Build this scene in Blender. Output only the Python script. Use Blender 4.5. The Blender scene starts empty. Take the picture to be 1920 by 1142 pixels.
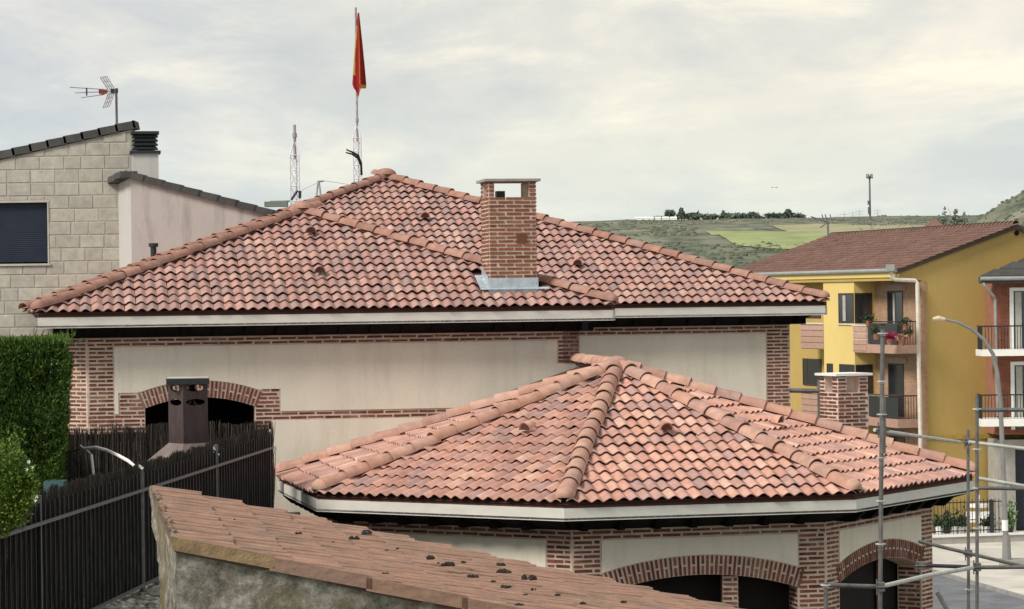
import bpy, bmesh, math, random
import numpy as np
from mathutils import Vector, Matrix, noise
random.seed(7); rng = np.random.default_rng(7)
S = bpy.context.scene; C = S.collection
# ------------------------------------------------------------------ camera
F = 5100.0; HY = 555.0; ROLL = 0.0127; CZ = 10.0
cr, sr = math.cos(ROLL), math.sin(ROLL)
cam_d = bpy.data.cameras.new('camera'); cam = bpy.data.objects.new('camera', cam_d); C.objects.link(cam)
cam_d.sensor_width = 36; cam_d.lens = F / 1920 * 36; cam_d.shift_y = -(571 - HY) / 1920
cam_d.clip_start = 0.5; cam_d.clip_end = 20000
cam.matrix_world = Matrix(((cr, sr, 0, 0), (0, 0, -1, 0), (-sr, cr, 0, CZ), (0, 0, 0, 1)))
S.camera = cam
# ------------------------------------------------------------------ world and sun
W = bpy.data.worlds.new('World'); S.world = W; W.use_nodes = True
wn, wl = W.node_tree.nodes, W.node_tree.links
wn.clear()
def wnode(t, **k):
    n = wn.new(t)
    for a, b in k.items(): setattr(n, a, b)
    return n
SUN_EL = math.radians(41); SUN_AZ = math.atan2(-0.80, -0.60)      # azimuth measured from +Y towards +X
w_out = wnode('ShaderNodeOutputWorld'); w_bg = wnode('ShaderNodeBackground'); w_bg.inputs[1].default_value = 1.0
w_sky = wnode('ShaderNodeTexSky', sky_type='NISHITA', sun_disc=False, sun_elevation=SUN_EL, sun_rotation=SUN_AZ)
w_sc = wnode('ShaderNodeVectorMath', operation='SCALE'); w_sc.inputs['Scale'].default_value = 0.10
wl.new(w_sky.outputs[0], w_sc.inputs[0])
w_tc = wnode('ShaderNodeTexCoord'); w_sep = wnode('ShaderNodeSeparateXYZ'); wl.new(w_tc.outputs['Generated'], w_sep.inputs[0])
def wmath(op, a, b=None, c=None):
    n = wnode('ShaderNodeMath', operation=op)
    for i, x in enumerate((a, b, c)):
        if x is None: continue
        if isinstance(x, (int, float)): n.inputs[i].default_value = x
        else: wl.new(x, n.inputs[i])
    return n.outputs[0]
# cloud layer seen in perspective: project direction on a slab
zz = wmath('ADD', wmath('MAXIMUM', w_sep.outputs[2], 0.0), 0.16)
cu = wmath('DIVIDE', w_sep.outputs[0], zz); cv = wmath('DIVIDE', w_sep.outputs[1], zz)
w_cmb = wnode('ShaderNodeCombineXYZ'); wl.new(cu, w_cmb.inputs[0]); wl.new(cv, w_cmb.inputs[1])
def wnoise(scale, detail, rough, off, dist=0.0, stretch=(1, 1, 1)):
    m = wnode('ShaderNodeMapping'); m.inputs['Location'].default_value = off; m.inputs['Scale'].default_value = stretch
    wl.new(w_cmb.outputs[0], m.inputs[0])
    n = wnode('ShaderNodeTexNoise'); n.inputs['Scale'].default_value = scale; n.inputs['Detail'].default_value = detail
    n.inputs['Roughness'].default_value = rough; n.inputs['Distortion'].default_value = dist
    wl.new(m.outputs[0], n.inputs['Vector']); return n.outputs[0]
def wramp(v, pts):
    r = wnode('ShaderNodeValToRGB'); e = r.color_ramp.elements
    while len(e) < len(pts): e.new(0.5)
    for x, (p, c) in zip(e, pts): x.position = p; x.color = (*c, 1)
    wl.new(v, r.inputs[0]); return r.outputs[0]
def wmix(f, a, b, t='MIX'):
    n = wnode('ShaderNodeMix', data_type='RGBA', blend_type=t)
    for s, x in ((0, f), (6, a), (7, b)):
        if isinstance(x, (int, float)): n.inputs[s].default_value = x
        elif isinstance(x, tuple): n.inputs[s].default_value = (*x, 1)
        else: wl.new(x, n.inputs[s])
    return n.outputs[2]
big = wnoise(1.5, 9, 0.62, (3.1, 1.7, 0), 0.25, (1.0, 0.42, 1))
fine = wnoise(2.6, 10, 0.62, (1.3, 4.2, 0), 0.3, (0.9, 0.7, 1))
cl1 = wramp(big, [(0.38, (0.53, 0.575, 0.62)), (0.50, (0.66, 0.68, 0.685)), (0.60, (0.88, 0.84, 0.75))])
cl2 = wramp(fine, [(0.42, (0.52, 0.55, 0.585)), (0.53, (0.66, 0.67, 0.665)), (0.62, (0.94, 0.89, 0.77))])
cl = wmix(0.42, cl1, cl2)
# pale blue haze low on the horizon, clouds gain contrast higher up
lowf = wramp(w_sep.outputs[2], [(0.015, (0, 0, 0)), (0.085, (1, 1, 1))])
cl = wmix(lowf, wmix(0.25, (0.63, 0.71, 0.70), cl), cl)
w_dot = wnode('ShaderNodeVectorMath', operation='DOT_PRODUCT'); wl.new(w_tc.outputs['Generated'], w_dot.inputs[0]); w_dot.inputs[1].default_value = Vector((0.06, 0.97, 0.23)).normalized()
glow = wramp(w_dot.outputs['Value'], [(0.965, (0, 0, 0)), (1.0, (1, 1, 1))])      # sun glow behind the thin cloud
cl = wmix(1.0, cl, wmix(glow, (1.0, 1.0, 1.0), (1.24, 1.17, 1.02)), 'MULTIPLY')
final = wmix(0.95, w_sc.outputs[0], cl)
wl.new(final, w_bg.inputs[0]); wl.new(w_bg.outputs[0], w_out.inputs[0])
sd = bpy.data.lights.new('sun', 'SUN'); sd.energy = 3.3; sd.angle = math.radians(18); sd.color = (1.0, 0.94, 0.85)
sun = bpy.data.objects.new('sun', sd); C.objects.link(sun)
sdir = Vector((math.sin(SUN_AZ) * math.cos(SUN_EL), math.cos(SUN_AZ) * math.cos(SUN_EL), math.sin(SUN_EL)))
sun.rotation_euler = sdir.to_track_quat('Z', 'Y').to_euler()
S.view_settings.view_transform = 'Standard'; S.view_settings.look = 'None'
S.view_settings.exposure = 0.12; S.view_settings.gamma = 1.0; S.view_settings.use_curve_mapping = False
# ------------------------------------------------------------------ helpers
def ray(x, y):
    xr, yr = x - 960, y - HY
    return Vector(((xr * cr - yr * sr) / F, 1.0, -(xr * sr + yr * cr) / F))
def at(x, y, D): r = ray(x, y); return Vector((r.x * D, D, CZ + r.z * D))
def on_plane(x, y, P, n):
    r = ray(x, y); o = Vector((0, 0, CZ)); t = (P - o).dot(n) / r.dot(n); return o + r * t
def ground(x, y, z=0.0): r = ray(x, y); t = (z - CZ) / r.z; return Vector((r.x * t, t, z))
WM = {}
def reg(o, M): WM[o.name] = M
def props(o, label=None, cat=None, group=None, kind=None):
    if label: o['label'] = label
    if cat: o['category'] = cat
    if group: o['group'] = group
    if kind: o['kind'] = kind
    return o
def thing(name, label, cat, loc, group=None):
    o = bpy.data.objects.new(name, None); o.empty_display_size = 0.3; o.location = loc; C.objects.link(o)
    reg(o, Matrix.Translation(Vector(loc))); return props(o, label, cat, group)
def link(name, me, parent=None, M=None, **k):
    o = bpy.data.objects.new(name, me); M = M or Matrix.Identity(4)
    if parent is not None:
        o.parent = parent; o.matrix_parent_inverse = WM[parent.name].inverted()
    o.matrix_basis = M; C.objects.link(o); reg(o, M); return props(o, **k)
def mesh(name, vs, fs, mat, smooth=False, angle=40):
    me = bpy.data.meshes.new(name); me.from_pydata([tuple(v) for v in vs], [], fs); me.materials.append(mat)
    if smooth:
        me.polygons.foreach_set('use_smooth', [True] * len(me.polygons)); me.set_sharp_from_angle(angle=math.radians(angle))
    me.update(); return me
class MB:
    def __init__(s): s.v = []; s.f = []
    def add(s, vs, fs):
        n = len(s.v); s.v += [Vector(v) for v in vs]; s.f += [tuple(i + n for i in f) for f in fs]; return s
    def hexa(s, b, t):
        return s.add(list(b) + list(t), [(3, 2, 1, 0), (4, 5, 6, 7), (0, 1, 5, 4), (1, 2, 6, 5), (2, 3, 7, 6), (3, 0, 4, 7)])
    def box(s, c, sx, sy, sz, u=Vector((1, 0, 0)), w=Vector((0, 0, 1))):
        v = w.cross(u).normalized(); c = Vector(c); b = []
        for dz in (-1, 1):
            for dx, dy in ((-1, -1), (1, -1), (1, 1), (-1, 1)): b.append(c + u * dx * sx / 2 + v * dy * sy / 2 + w * dz * sz / 2)
        return s.hexa(b[:4], b[4:])
    def tube(s, pts, r, n=8, caps=True):
        pts = [Vector(p) for p in pts]; rs = r if isinstance(r, (list, tuple)) else [r] * len(pts); vs = []; fs = []
        for i, p in enumerate(pts):
            d = (pts[min(i + 1, len(pts) - 1)] - pts[max(i - 1, 0)]).normalized()
            a = d.cross(Vector((0, 0, 1)) if abs(d.z) < 0.9 else Vector((1, 0, 0))).normalized(); b = d.cross(a)
            for k in range(n): t = 2 * math.pi * k / n; vs.append(p + (a * math.cos(t) + b * math.sin(t)) * rs[i])
        for i in range(len(pts) - 1):
            for k in range(n): fs.append((i * n + k, i * n + (k + 1) % n, (i + 1) * n + (k + 1) % n, (i + 1) * n + k))
        if caps: fs += [tuple(range(n))[::-1], tuple(range((len(pts) - 1) * n, len(pts) * n))]
        return s.add(vs, fs)
    def prism(s, poly, ext):
        poly = [Vector(p) for p in poly]; n = len(poly); ext = Vector(ext)
        return s.add(poly + [p + ext for p in poly], [tuple(range(n)), tuple(range(2 * n - 1, n - 1, -1))] + [(i, i + n, (i + 1) % n + n, (i + 1) % n) for i in range(n)])
    def build(s, name, mat, parent=None, smooth=False, **k): return link(name, mesh(name, s.v, s.f, mat, smooth), parent, **k)
# ------------------------------------------------------------------ materials
def mat(name, rough=0.85, spec=0.3):
    m = bpy.data.materials.new(name); m.use_nodes = True; b = m.node_tree.nodes['Principled BSDF']
    b.inputs['Roughness'].default_value = rough; b.inputs['Specular IOR Level'].default_value = spec; return m, m.node_tree, b
class NT:
    def __init__(s, nt): s.n = nt.nodes; s.l = nt.links
    def put(s, n, i, x):
        if x is None: return
        if isinstance(x, (int, float)): n.inputs[i].default_value = x
        elif isinstance(x, tuple): n.inputs[i].default_value = (*x, 1) if len(n.inputs[i].default_value) == 4 and len(x) == 3 else x
        else: s.l.new(x, n.inputs[i])
    def math(s, op, a, b=None, clamp=False):
        n = s.n.new('ShaderNodeMath'); n.operation = op; n.use_clamp = clamp; s.put(n, 0, a); s.put(n, 1, b); return n.outputs[0]
    def coord(s, obj=False):
        if obj: return s.n.new('ShaderNodeTexCoord').outputs['Object']
        return s.n.new('ShaderNodeNewGeometry').outputs['Position']
    def noise(s, scale, detail=4, rough=0.55, stretch=None, vec=None, dist=0):
        v = vec or s.coord()
        if stretch:
            m = s.n.new('ShaderNodeMapping'); m.inputs['Scale'].default_value = stretch; s.l.new(v, m.inputs[0]); v = m.outputs[0]
        n = s.n.new('ShaderNodeTexNoise'); n.inputs['Scale'].default_value = scale; n.inputs['Detail'].default_value = detail
        n.inputs['Roughness'].default_value = rough; n.inputs['Distortion'].default_value = dist; s.l.new(v, n.inputs['Vector']); return n.outputs[0]
    def ramp(s, v, pts, interp='LINEAR'):
        r = s.n.new('ShaderNodeValToRGB'); r.color_ramp.interpolation = interp; e = r.color_ramp.elements
        while len(e) < len(pts): e.new(0.5)
        for x, (p, c) in zip(e, pts): x.position = p; x.color = (*c, 1) if isinstance(c, tuple) else (c, c, c, 1)
        s.l.new(v, r.inputs[0]); return r.outputs[0]
    def mix(s, f, a, b, t='MIX'):
        n = s.n.new('ShaderNodeMix'); n.data_type = 'RGBA'; n.blend_type = t; s.put(n, 0, f); s.put(n, 6, a); s.put(n, 7, b); return n.outputs[2]
    def rand(s):
        o = s.n.new('ShaderNodeObjectInfo').outputs['Random']; g = s.n.new('ShaderNodeNewGeometry').outputs['Random Per Island']
        return s.math('FRACT', s.math('ADD', o, g))
    def bump(s, b, h, strength=0.3, dist=0.01):
        n = s.n.new('ShaderNodeBump'); n.inputs['Strength'].default_value = strength; n.inputs['Distance'].default_value = dist
        s.l.new(h, n.inputs['Height']); s.l.new(n.outputs[0], b.inputs['Normal'])
def simple(name, col, rough=0.8, var=0.15, scale=3.0, bump=0.0, metal=0.0, spec=0.3, stretch=None, bscale=60):
    m, nt, b = mat(name, rough, spec); t = NT(nt); b.inputs['Metallic'].default_value = metal
    n = t.noise(scale, 5, 0.6, stretch)
    lo = tuple(c * (1 - var) for c in col); hi = tuple(min(1, c * (1 + var)) for c in col)
    t.l.new(t.ramp(n, [(0.3, lo), (0.7, hi)]), b.inputs['Base Color'])
    if bump: t.bump(b, t.noise(bscale, 4, 0.6), bump, 0.01)
    return m
def varied(name, cols, rough=0.85, mott=0.35, scale=14, bump=0.25, bscale=70, spec=0.25, stretch=None, dirt=None, runs=0.0):
    m, nt, b = mat(name, rough, spec); t = NT(nt)
    c = t.ramp(t.rand(), [(i / max(1, len(cols) - 1) if len(cols) > 1 else 0, x) for i, x in enumerate(cols)])
    n = t.noise(scale, 5, 0.65, stretch)
    c = t.mix(1.0, c, t.ramp(n, [(0.25, 1 - mott), (0.75, 1 + mott * 0.6)]), 'MULTIPLY')
    if runs: c = t.mix(1.0, c, t.ramp(t.noise(2.6, 5, 0.65, (1.0, 0.14, 0.14)), [(0.30, 1 - runs), (0.52, 1.0), (0.72, 1 + runs * 0.5)]), 'MULTIPLY')
    if dirt:
        c = t.mix(t.math('MULTIPLY', t.ramp(t.noise(dirt[1], 6, 0.7), [(0.52, 0.0), (0.68, 1.0)]), dirt[2]), c, dirt[0])
    t.l.new(c, b.inputs['Base Color'])
    if bump: t.bump(b, t.noise(bscale, 4, 0.6), bump, 0.006)
    return m
TILE = varied('terracotta_tile', [(0.39, 0.212, 0.177), (0.467, 0.273, 0.226), (0.406, 0.232, 0.192), (0.527, 0.34, 0.28), (0.368, 0.212, 0.184), (0.438, 0.241, 0.201), (0.346, 0.227, 0.205), (0.467, 0.29, 0.243), (0.316, 0.212, 0.201), (0.444, 0.248, 0.208)],
              mott=0.30, scale=7, runs=0.20, dirt=((0.31, 0.22, 0.20), 0.9, 0.35))
TILE_OCT = varied('new_terracotta_tile', [(0.519, 0.279, 0.211), (0.631, 0.375, 0.286), (0.488, 0.25, 0.192), (0.584, 0.33, 0.256), (0.375, 0.238, 0.219), (0.552, 0.292, 0.227), (0.663, 0.427, 0.331), (0.456, 0.25, 0.204), (0.584, 0.316, 0.241), (0.408, 0.264, 0.241), (0.519, 0.272, 0.207)],
                  mott=0.28, scale=7, runs=0.18, dirt=((0.40, 0.28, 0.25), 1.1, 0.35))
RIDGE = varied('terracotta_hip_tile', [(0.337, 0.171, 0.129), (0.423, 0.237, 0.182), (0.3, 0.166, 0.129), (0.387, 0.208, 0.153)], mott=0.35, scale=6, dirt=((0.36, 0.27, 0.24), 2.2, 0.5))
RIDGE_OCT = varied('new_terracotta_hip_tile', [(0.448, 0.243, 0.175), (0.546, 0.329, 0.244), (0.374, 0.22, 0.18), (0.496, 0.268, 0.193)], mott=0.3, scale=6, dirt=((0.42, 0.33, 0.31), 2.2, 0.5))
DECK = simple('roof_bedding', (0.10, 0.045, 0.035), 0.95)
BRICK = varied('hand_made_brick', [(0.15, 0.048, 0.032), (0.22, 0.080, 0.052), (0.10, 0.036, 0.027), (0.18, 0.062, 0.042), (0.26, 0.115, 0.075)], mott=0.5, scale=16, bump=0.6, dirt=((0.34, 0.24, 0.19), 2.2, 0.45))
BRICK_C = varied('chimney_brick', [(0.22, 0.075, 0.045), (0.30, 0.12, 0.07), (0.16, 0.055, 0.035), (0.27, 0.13, 0.07)], mott=0.4, scale=20, bump=0.4)
MORTAR = simple('pink_lime_mortar', (0.56, 0.44, 0.36), 0.95, 0.2, 6, 0.4)
FASCIA = simple('painted_fascia', (0.62, 0.60, 0.55), 0.7, 0.10, 2.2, 0.1, stretch=(1, 1, 3))
DARKWOOD = simple('shade_darkened_timber', (0.006, 0.0055, 0.007), 0.8, 0.3, 8, spec=.1)  # dark timber, taken near black to carry the shade under the eaves
DARK = simple('unlit_interior', (0.012, 0.010, 0.009), 0.9, 0.3)  # near-black colour stands in for missing light in rooms and openings
GREYMETAL = simple('galvanised_steel', (0.36, 0.36, 0.37), 0.5, 0.25, 12, 0.1, metal=0.6)
ZINC = simple('zinc_flashing', (0.50, 0.57, 0.62), 0.45, 0.22, 7, 0.05, metal=0.45)
IRON = simple('black_iron', (0.022, 0.025, 0.028), 0.45, 0.3, 20, metal=0.2, spec=0.5)
WHITEP = simple('white_paint', (0.80, 0.80, 0.76), 0.5, 0.05, 5)
def plaster_mat(name, col, stain, amt=0.25):
    m, nt, b = mat(name, 0.92, 0.2); t = NT(nt)
    n = t.noise(0.9, 6, 0.6); st = t.noise(3.5, 6, 0.65, (1, 1, 0.18)); g = t.noise(40, 3, 0.6)
    c = t.ramp(n, [(0.3, tuple(x * 0.93 for x in col)), (0.7, tuple(x * 1.04 for x in col))])
    c = t.mix(t.math('MULTIPLY', t.ramp(st, [(0.48, 0.0), (0.75, 1.0)]), amt), c, stain)
    c = t.mix(1.0, c, t.ramp(g, [(0.3, 0.95), (0.7, 1.05)]), 'MULTIPLY')
    t.l.new(c, b.inputs['Base Color']); t.bump(b, t.noise(55, 5, 0.7), 0.35, 0.012); return m
PLASTER = plaster_mat('cream_render', (0.735, 0.68, 0.57), (0.54, 0.48, 0.39), 0.5)
# ------------------------------------------------------------------ roof tile geometry
TW, TE, TL = 0.19, 0.385, 0.46
def wave(x, w=TW, a=0.050): return a * (0.5 - 0.5 * math.cos(2 * math.pi * x / w)) ** 0.9
def make_tile(w=TW, length=TL, a=0.050, n=8, raise_=0.047, th=0.011):
    vs = []; fs = []
    for lay, dz in ((0, 0.0), (1, -th)):
        for yy, rz in ((0.0, raise_), (length, 0.0)):
            for i in range(n + 1): x = w * i / n; vs.append((x, yy, wave(x, w, a) + rz + dz))
    N = n + 1
    for i in range(n):
        fs.append((i, i + 1, N + i + 1, N + i)); fs.append((2 * N + i + 1, 2 * N + i, 3 * N + i, 3 * N + i + 1)); fs.append((2 * N + i, 2 * N + i + 1, i + 1, i))
    return vs, fs
tile_v, tile_f = make_tile(); tile_np = np.array(tile_v)
class TileSet:                       # gathers tiles of one roof; the largest ones become objects, the rest one mesh
    def __init__(s, parent, mat_, limit=300): s.p = parent; s.m = mat_; s.lim = limit; s.full = []; s.cut = []
    def finish(s, name='roof_tile', stuff='roof_tile_field'):
        me = mesh(name, tile_v, tile_f, s.m, True, 50)
        cand = [(q, 'f', i) for i, (q, M, ok) in enumerate(s.full) if ok] + [(q, 'c', i) for i, (q, v, f, ok) in enumerate(s.cut) if ok]
        cand.sort(key=lambda a: -a[0]); pick = {(k, i) for _, k, i in cand[:s.lim]}
        vs, fs, n = [], [], 0
        for i, (q, M, ok) in enumerate(s.full):
            if ('f', i) in pick: link(name, me, s.p, M); continue
            A = np.array(M); vv = tile_np @ A[:3, :3].T + A[:3, 3]; vs.append(vv); fs += [tuple(j + n for j in f) for f in tile_f]; n += len(vv)
        for i, (q, v, f, ok) in enumerate(s.cut):
            if ('c', i) in pick: link(name, mesh(name, v, f, s.m, True, 50), s.p); continue
            vs.append(np.array([tuple(a) for a in v])); fs += [tuple(j + n for j in g) for g in f]; n += len(v)
        if vs: link(stuff, mesh(stuff, np.concatenate(vs).tolist(), fs, s.m, True, 50), s.p, kind='stuff')
def tile_face(ts, E0, E1, inward, pitch, clips, vis=True, skip=None, rows=60, e=TE, w=TW, lift=0.07):
    u = (E1 - E0).normalized(); m = Vector(inward).normalized(); v = (m + Vector((0, 0, pitch))).normalized(); nn = u.cross(v)
    if nn.z < 0: nn = -nn
    L = (E1 - E0).length; ncol = int(round(L / w)); w2 = L / ncol; sx = w2 / w
    O = E0 + Vector((0, 0, lift)) - v * 0.05
    for r in range(rows):
        any_ = False
        for k in range(ncol):
            base = O + u * (k * w2) + v * (r * e)
            cs = [base + u * a + v * b for a in (0, w2) for b in (0, TL)]
            st = []
            for P, nrm in clips: d = [(c - P).dot(nrm) for c in cs]; st.append(2 if min(d) >= 0 else (0 if max(d) <= 0 else 1))
            if 0 in st: continue
            cen = base + u * w2 / 2 + v * e / 2
            if skip and skip(cen): continue
            any_ = True
            X = u * sx; M = Matrix(((X.x, v.x, nn.x, base.x), (X.y, v.y, nn.y, base.y), (X.z, v.z, nn.z, base.z), (0, 0, 0, 1)))
            M = M @ Matrix.Translation((random.gauss(0, 0.002), random.gauss(0, 0.009), random.gauss(0, 0.003))) @ Matrix.Rotation(random.gauss(0, 0.018), 4, 'Z') @ Matrix.Rotation(random.gauss(0, 0.012), 4, 'X')
            q = 1.0 / cen.y ** 2
            if 1 not in st: ts.full.append((q, M, vis)); continue
            bm = bmesh.new(); vv = [bm.verts.new(M @ Vector(a)) for a in tile_v]
            for f in tile_f: bm.faces.new([vv[i] for i in f])
            for (P, nrm), s_ in zip(clips, st):
                if s_ == 1: bmesh.ops.bisect_plane(bm, geom=bm.verts[:] + bm.edges[:] + bm.faces[:], plane_co=P, plane_no=nrm, clear_inner=True)
            if len(bm.faces) > 2:
                bm.verts.index_update(); vo = [b.co.copy() for b in bm.verts]; fo = [tuple(b.index for b in f.verts) for f in bm.faces]
                ar = sum(f.calc_area() for f in bm.faces) / 0.25
                ts.cut.append((q * min(1, ar) * (0.9 if ar < 0.5 else 1), vo, fo, vis and ar > 0.3))
            bm.free()
        if not any_ and r > 3: break
def hip_mesh(name, mat_, r0=0.132, r1=0.112, L=0.50, n=10, th=0.014, raise_=0.024, cap=False):
    vs = []; fs = []; N = n + 1
    for rr in (0, 1):
        for yy, r, rz in ((0, r0, raise_), (L, r1, 0)):
            for i in range(N): a = math.pi * (i / n) ; R = r - rr * th; vs.append((-math.cos(a) * R, yy, math.sin(a) * R * 0.95 + rz))
    for i in range(n):
        fs += [(i, i + 1, N + i + 1, N + i), (2 * N + i + 1, 2 * N + i, 3 * N + i, 3 * N + i + 1), (2 * N + i, 2 * N + i + 1, i + 1, i)]
    fs += [(0, N, 3 * N, 2 * N), (n, 2 * N + n, 3 * N + n, N + n)]
    if cap:                                   # rounded starter at the eave
        b = len(vs); K = 5
        for k in range(1, K + 1):
            t = k / K * math.pi / 2; yy = -math.sin(t) * r0 * 0.95; s_ = math.cos(t)
            for i in range(N): a = math.pi * i / n; vs.append((-math.cos(a) * r0 * (0.25 + 0.75 * s_), yy, math.sin(a) * r0 * 0.95 * (0.25 + 0.75 * s_) + raise_ + 0.02 * (1 - s_)))
        for k in range(K):
            p = 0 if k == 0 else b + (k - 1) * N; q = b + k * N
            for i in range(n): fs.append((q + i, q + i + 1, p + i + 1, p + i))
        fs.append(tuple(range(b + (K - 1) * N, b + K * N)))
    return mesh(name, vs, fs, mat_, True, 45)
def hip_run(parent, A, B, mat_, e=0.43, lift=0.13, name='hip_tile', cap=True, end=0.1, rs=1.0):
    A = A + Vector((0, 0, lift)); B = B + Vector((0, 0, lift)); v = (B - A).normalized(); x = v.cross(Vector((0, 0, 1))).normalized(); z = x.cross(v)
    L = (B - A).length; n = int((L - end) / e); me = hip_mesh(name, mat_, .132 * rs, .112 * rs); mc = hip_mesh(name, mat_, .132 * rs, .112 * rs, cap=True) if cap else me
    MB().tube([A + v * .25 - z * .01, B - z * .01], .085 * rs, 8).build('hip_bedding', DECK, parent)
    for k in range(n + 1):
        P = A + v * (k * e + (0.10 if cap else -0.05)); M = Matrix(((x.x, v.x, z.x, P.x), (x.y, v.y, z.y, P.y), (x.z, v.z, z.z, P.z), (0, 0, 0, 1)))
        M = M @ Matrix.Rotation(random.gauss(0, 0.02), 4, 'Z') @ Matrix.Translation((random.gauss(0, 0.005), 0, random.gauss(0, 0.004)))
        link(name, mc if k == 0 else me, parent, M)
def vent(parent, P, v, nn, mat_):
    x = v.cross(nn).normalized(); key = 'vent_tile_' + mat_.name; me = bpy.data.meshes.get(key)
    if me is None:
        vs = []; fs = []; N = 9
        for k in range(5):
            t = k / 4; r = .125 * (1 - t) ** .55 + .004
            for i in range(N): a = math.pi * i / (N - 1); vs.append((-math.cos(a) * r * .85, t * .34, math.sin(a) * r))
        for k in range(4):
            for i in range(N - 1): fs.append((k * N + i, k * N + i + 1, (k + 1) * N + i + 1, (k + 1) * N + i))
        b = len(vs)
        for i in range(N): a = math.pi * i / (N - 1); vs.append((-math.cos(a) * .088, .012, math.sin(a) * .105))
        for i in range(N - 1): fs.append((b + i, b + i + 1, i + 1, i))
        fs.append(tuple(range(b, b + N)))
        me = mesh(key, vs, fs, mat_, True, 50); me.materials.append(DECK); me.polygons[len(fs) - 1].material_index = 1  # dark mouth face painted in for the shadow inside the hood
    P = P + nn * 0.045
    link('vent_tile', me, parent, Matrix(((x.x, v.x, nn.x, P.x), (x.y, v.y, nn.y, P.y), (x.z, v.z, nn.z, P.z), (0, 0, 0, 1))))
# ------------------------------------------------------------------ brickwork
bv = [(x, y, z) for z in (-.5, .5) for x, y in ((-.5, -.5), (.5, -.5), (.5, .5), (-.5, .5))]
bf = [(3, 2, 1, 0), (4, 5, 6, 7), (0, 1, 5, 4), (1, 2, 6, 5), (2, 3, 7, 6), (3, 0, 4, 7)]
BH, BL, BJ = 0.07, 0.305, 0.032
class Bricks:
    def __init__(s, mat_, limit=300):
        s.m = mat_; s.lim = limit; s.b = []
        s.me = []
        for k in range(4): s.me.append(mesh('brick', [(x + random.uniform(-.018, .018), y, z + random.uniform(-.07, .07)) for x, y, z in bv], bf, mat_))
    def add(s, parent, c, u, w, l, h, out, proud=0.006, th=0.05):
        # u along the brick, w across it, out away from the wall
        M = Matrix(((u.x * l, out.x * th, w.x * h, 0), (u.y * l, out.y * th, w.y * h, 0), (u.z * l, out.z * th, w.z * h, 0), (0, 0, 0, 1)))
        P = c + out * (proud - th / 2 + random.uniform(-0.002, 0.003)); M[0][3], M[1][3], M[2][3] = P
        s.b.append((l * h / max(c.y, 1) ** 2, parent, M))
    def finish(s):
        s.b.sort(key=lambda a: -a[0]); rest = {}
        for i, (q, p, M) in enumerate(s.b):
            if i < s.lim: link('brick', s.me[i % 4], p, M)
            else: rest.setdefault(p.name, (p, []))[1].append(M)
        for p, Ms in rest.values():
            mb = MB()
            for M in Ms: mb.add([M @ Vector((x + random.uniform(-.018, .018), y, z + random.uniform(-.07, .07))) for x, y, z in bv], bf)
            mb.build('brick_infill', s.m, p, kind='stuff')
class Face:                                  # wall face: s along (left to right seen from outside), z up
    def __init__(s, P0, P1):
        s.P = Vector((P0[0], P0[1], 0)); d = Vector((P1[0] - P0[0], P1[1] - P0[1], 0)); s.L = d.length; s.u = d.normalized(); s.n = Vector((s.u.y, -s.u.x, 0))
    def pt(s, a, z, o=0.0): return s.P + s.u * a + Vector((0, 0, z)) + s.n * o
    def sz(s, x, y): p = on_plane(x, y, s.P, s.n); return (p - s.P).dot(s.u), p.z
    def slab(s, mb, a0, a1, zb, zt, o=0.0, th=0.3, N=1):   # zb, zt numbers or functions of s
        fb = zb if callable(zb) else (lambda a: zb); ft = zt if callable(zt) else (lambda a: zt)
        for i in range(N):
            p, q = a0 + (a1 - a0) * i / N, a0 + (a1 - a0) * (i + 1) / N
            mb.hexa([s.pt(p, fb(p), o), s.pt(q, fb(q), o), s.pt(q, fb(q), o - th), s.pt(p, fb(p), o - th)], [s.pt(p, ft(p), o), s.pt(q, ft(q), o), s.pt(q, ft(q), o - th), s.pt(p, ft(p), o - th)])
def courses(B, par, fc, a0, a1, z0, z1, ztop=None, stagger=0.5, inner=None, lo=None, hi=None):
    # running bond, courses counted down from ztop so that neighbouring blocks line up
    ztop = z1 if ztop is None else ztop; k = 0
    Z = Vector((0, 0, 1))
    while True:
        zc = ztop - (k + 0.5) * BH
        if zc < z0: break
        if zc < z1:
            l0, l1 = (lo(zc) if lo else a0), (hi(zc) if hi else a1)
            x = l0 - (stagger * BL if k % 2 else 0.0)
            while x < l1 - 0.02:
                p, q = max(x, l0), min(x + BL, l1)
                if q - p > 0.07:
                    g = BJ / 2 + random.uniform(-0.003, 0.004)
                    B.add(par, fc.pt((p + q) / 2 + random.uniform(-.003, .003), zc + random.uniform(-.003, .003)), fc.u, Z, (q - p) - 2 * g, BH - BJ + random.uniform(-.006, .006), fc.n)
                x += BL
        k += 1
def arch_fn(sc, zs, half, rise):
    R = (half * half + rise * rise) / (2 * rise); zc = zs + rise - R
    return R, zc, (lambda a: zc + math.sqrt(max(0.0, R * R - (a - sc) ** 2)))
def voussoirs(B, par, fc, sc, zc, R, half, depth=0.29, ext=0.035):
    amax = math.asin(half / R) + ext / R; n = int(round(2 * amax * (R + depth / 2) / BH)); da = 2 * amax / n
    for i in range(n):
        a = -amax + (i + 0.5) * da; d = fc.u * math.sin(a) + Vector((0, 0, math.cos(a))); w = fc.u * math.cos(a) - Vector((0, 0, math.sin(a)))
        segs = [(0.0, depth)] if i % 2 == 0 else [(0.0, depth / 2 - 0.010), (depth / 2 + 0.010, depth)]
        for p, q in segs:
            c = fc.pt(sc, zc) + d * (R + (p + q) / 2); B.add(par, c, d, w, (q - p) - 0.012, BH - BJ + random.uniform(-.005, .005), fc.n, proud=0.010)
    return lambda a: zc + math.sqrt(max(0.0, (R + depth) ** 2 - (a - sc) ** 2))
def hip_deck(mb, corners, apex): mb.add(list(corners) + [apex], [(i, (i + 1) % len(corners), len(corners)) for i in range(len(corners))])
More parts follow.
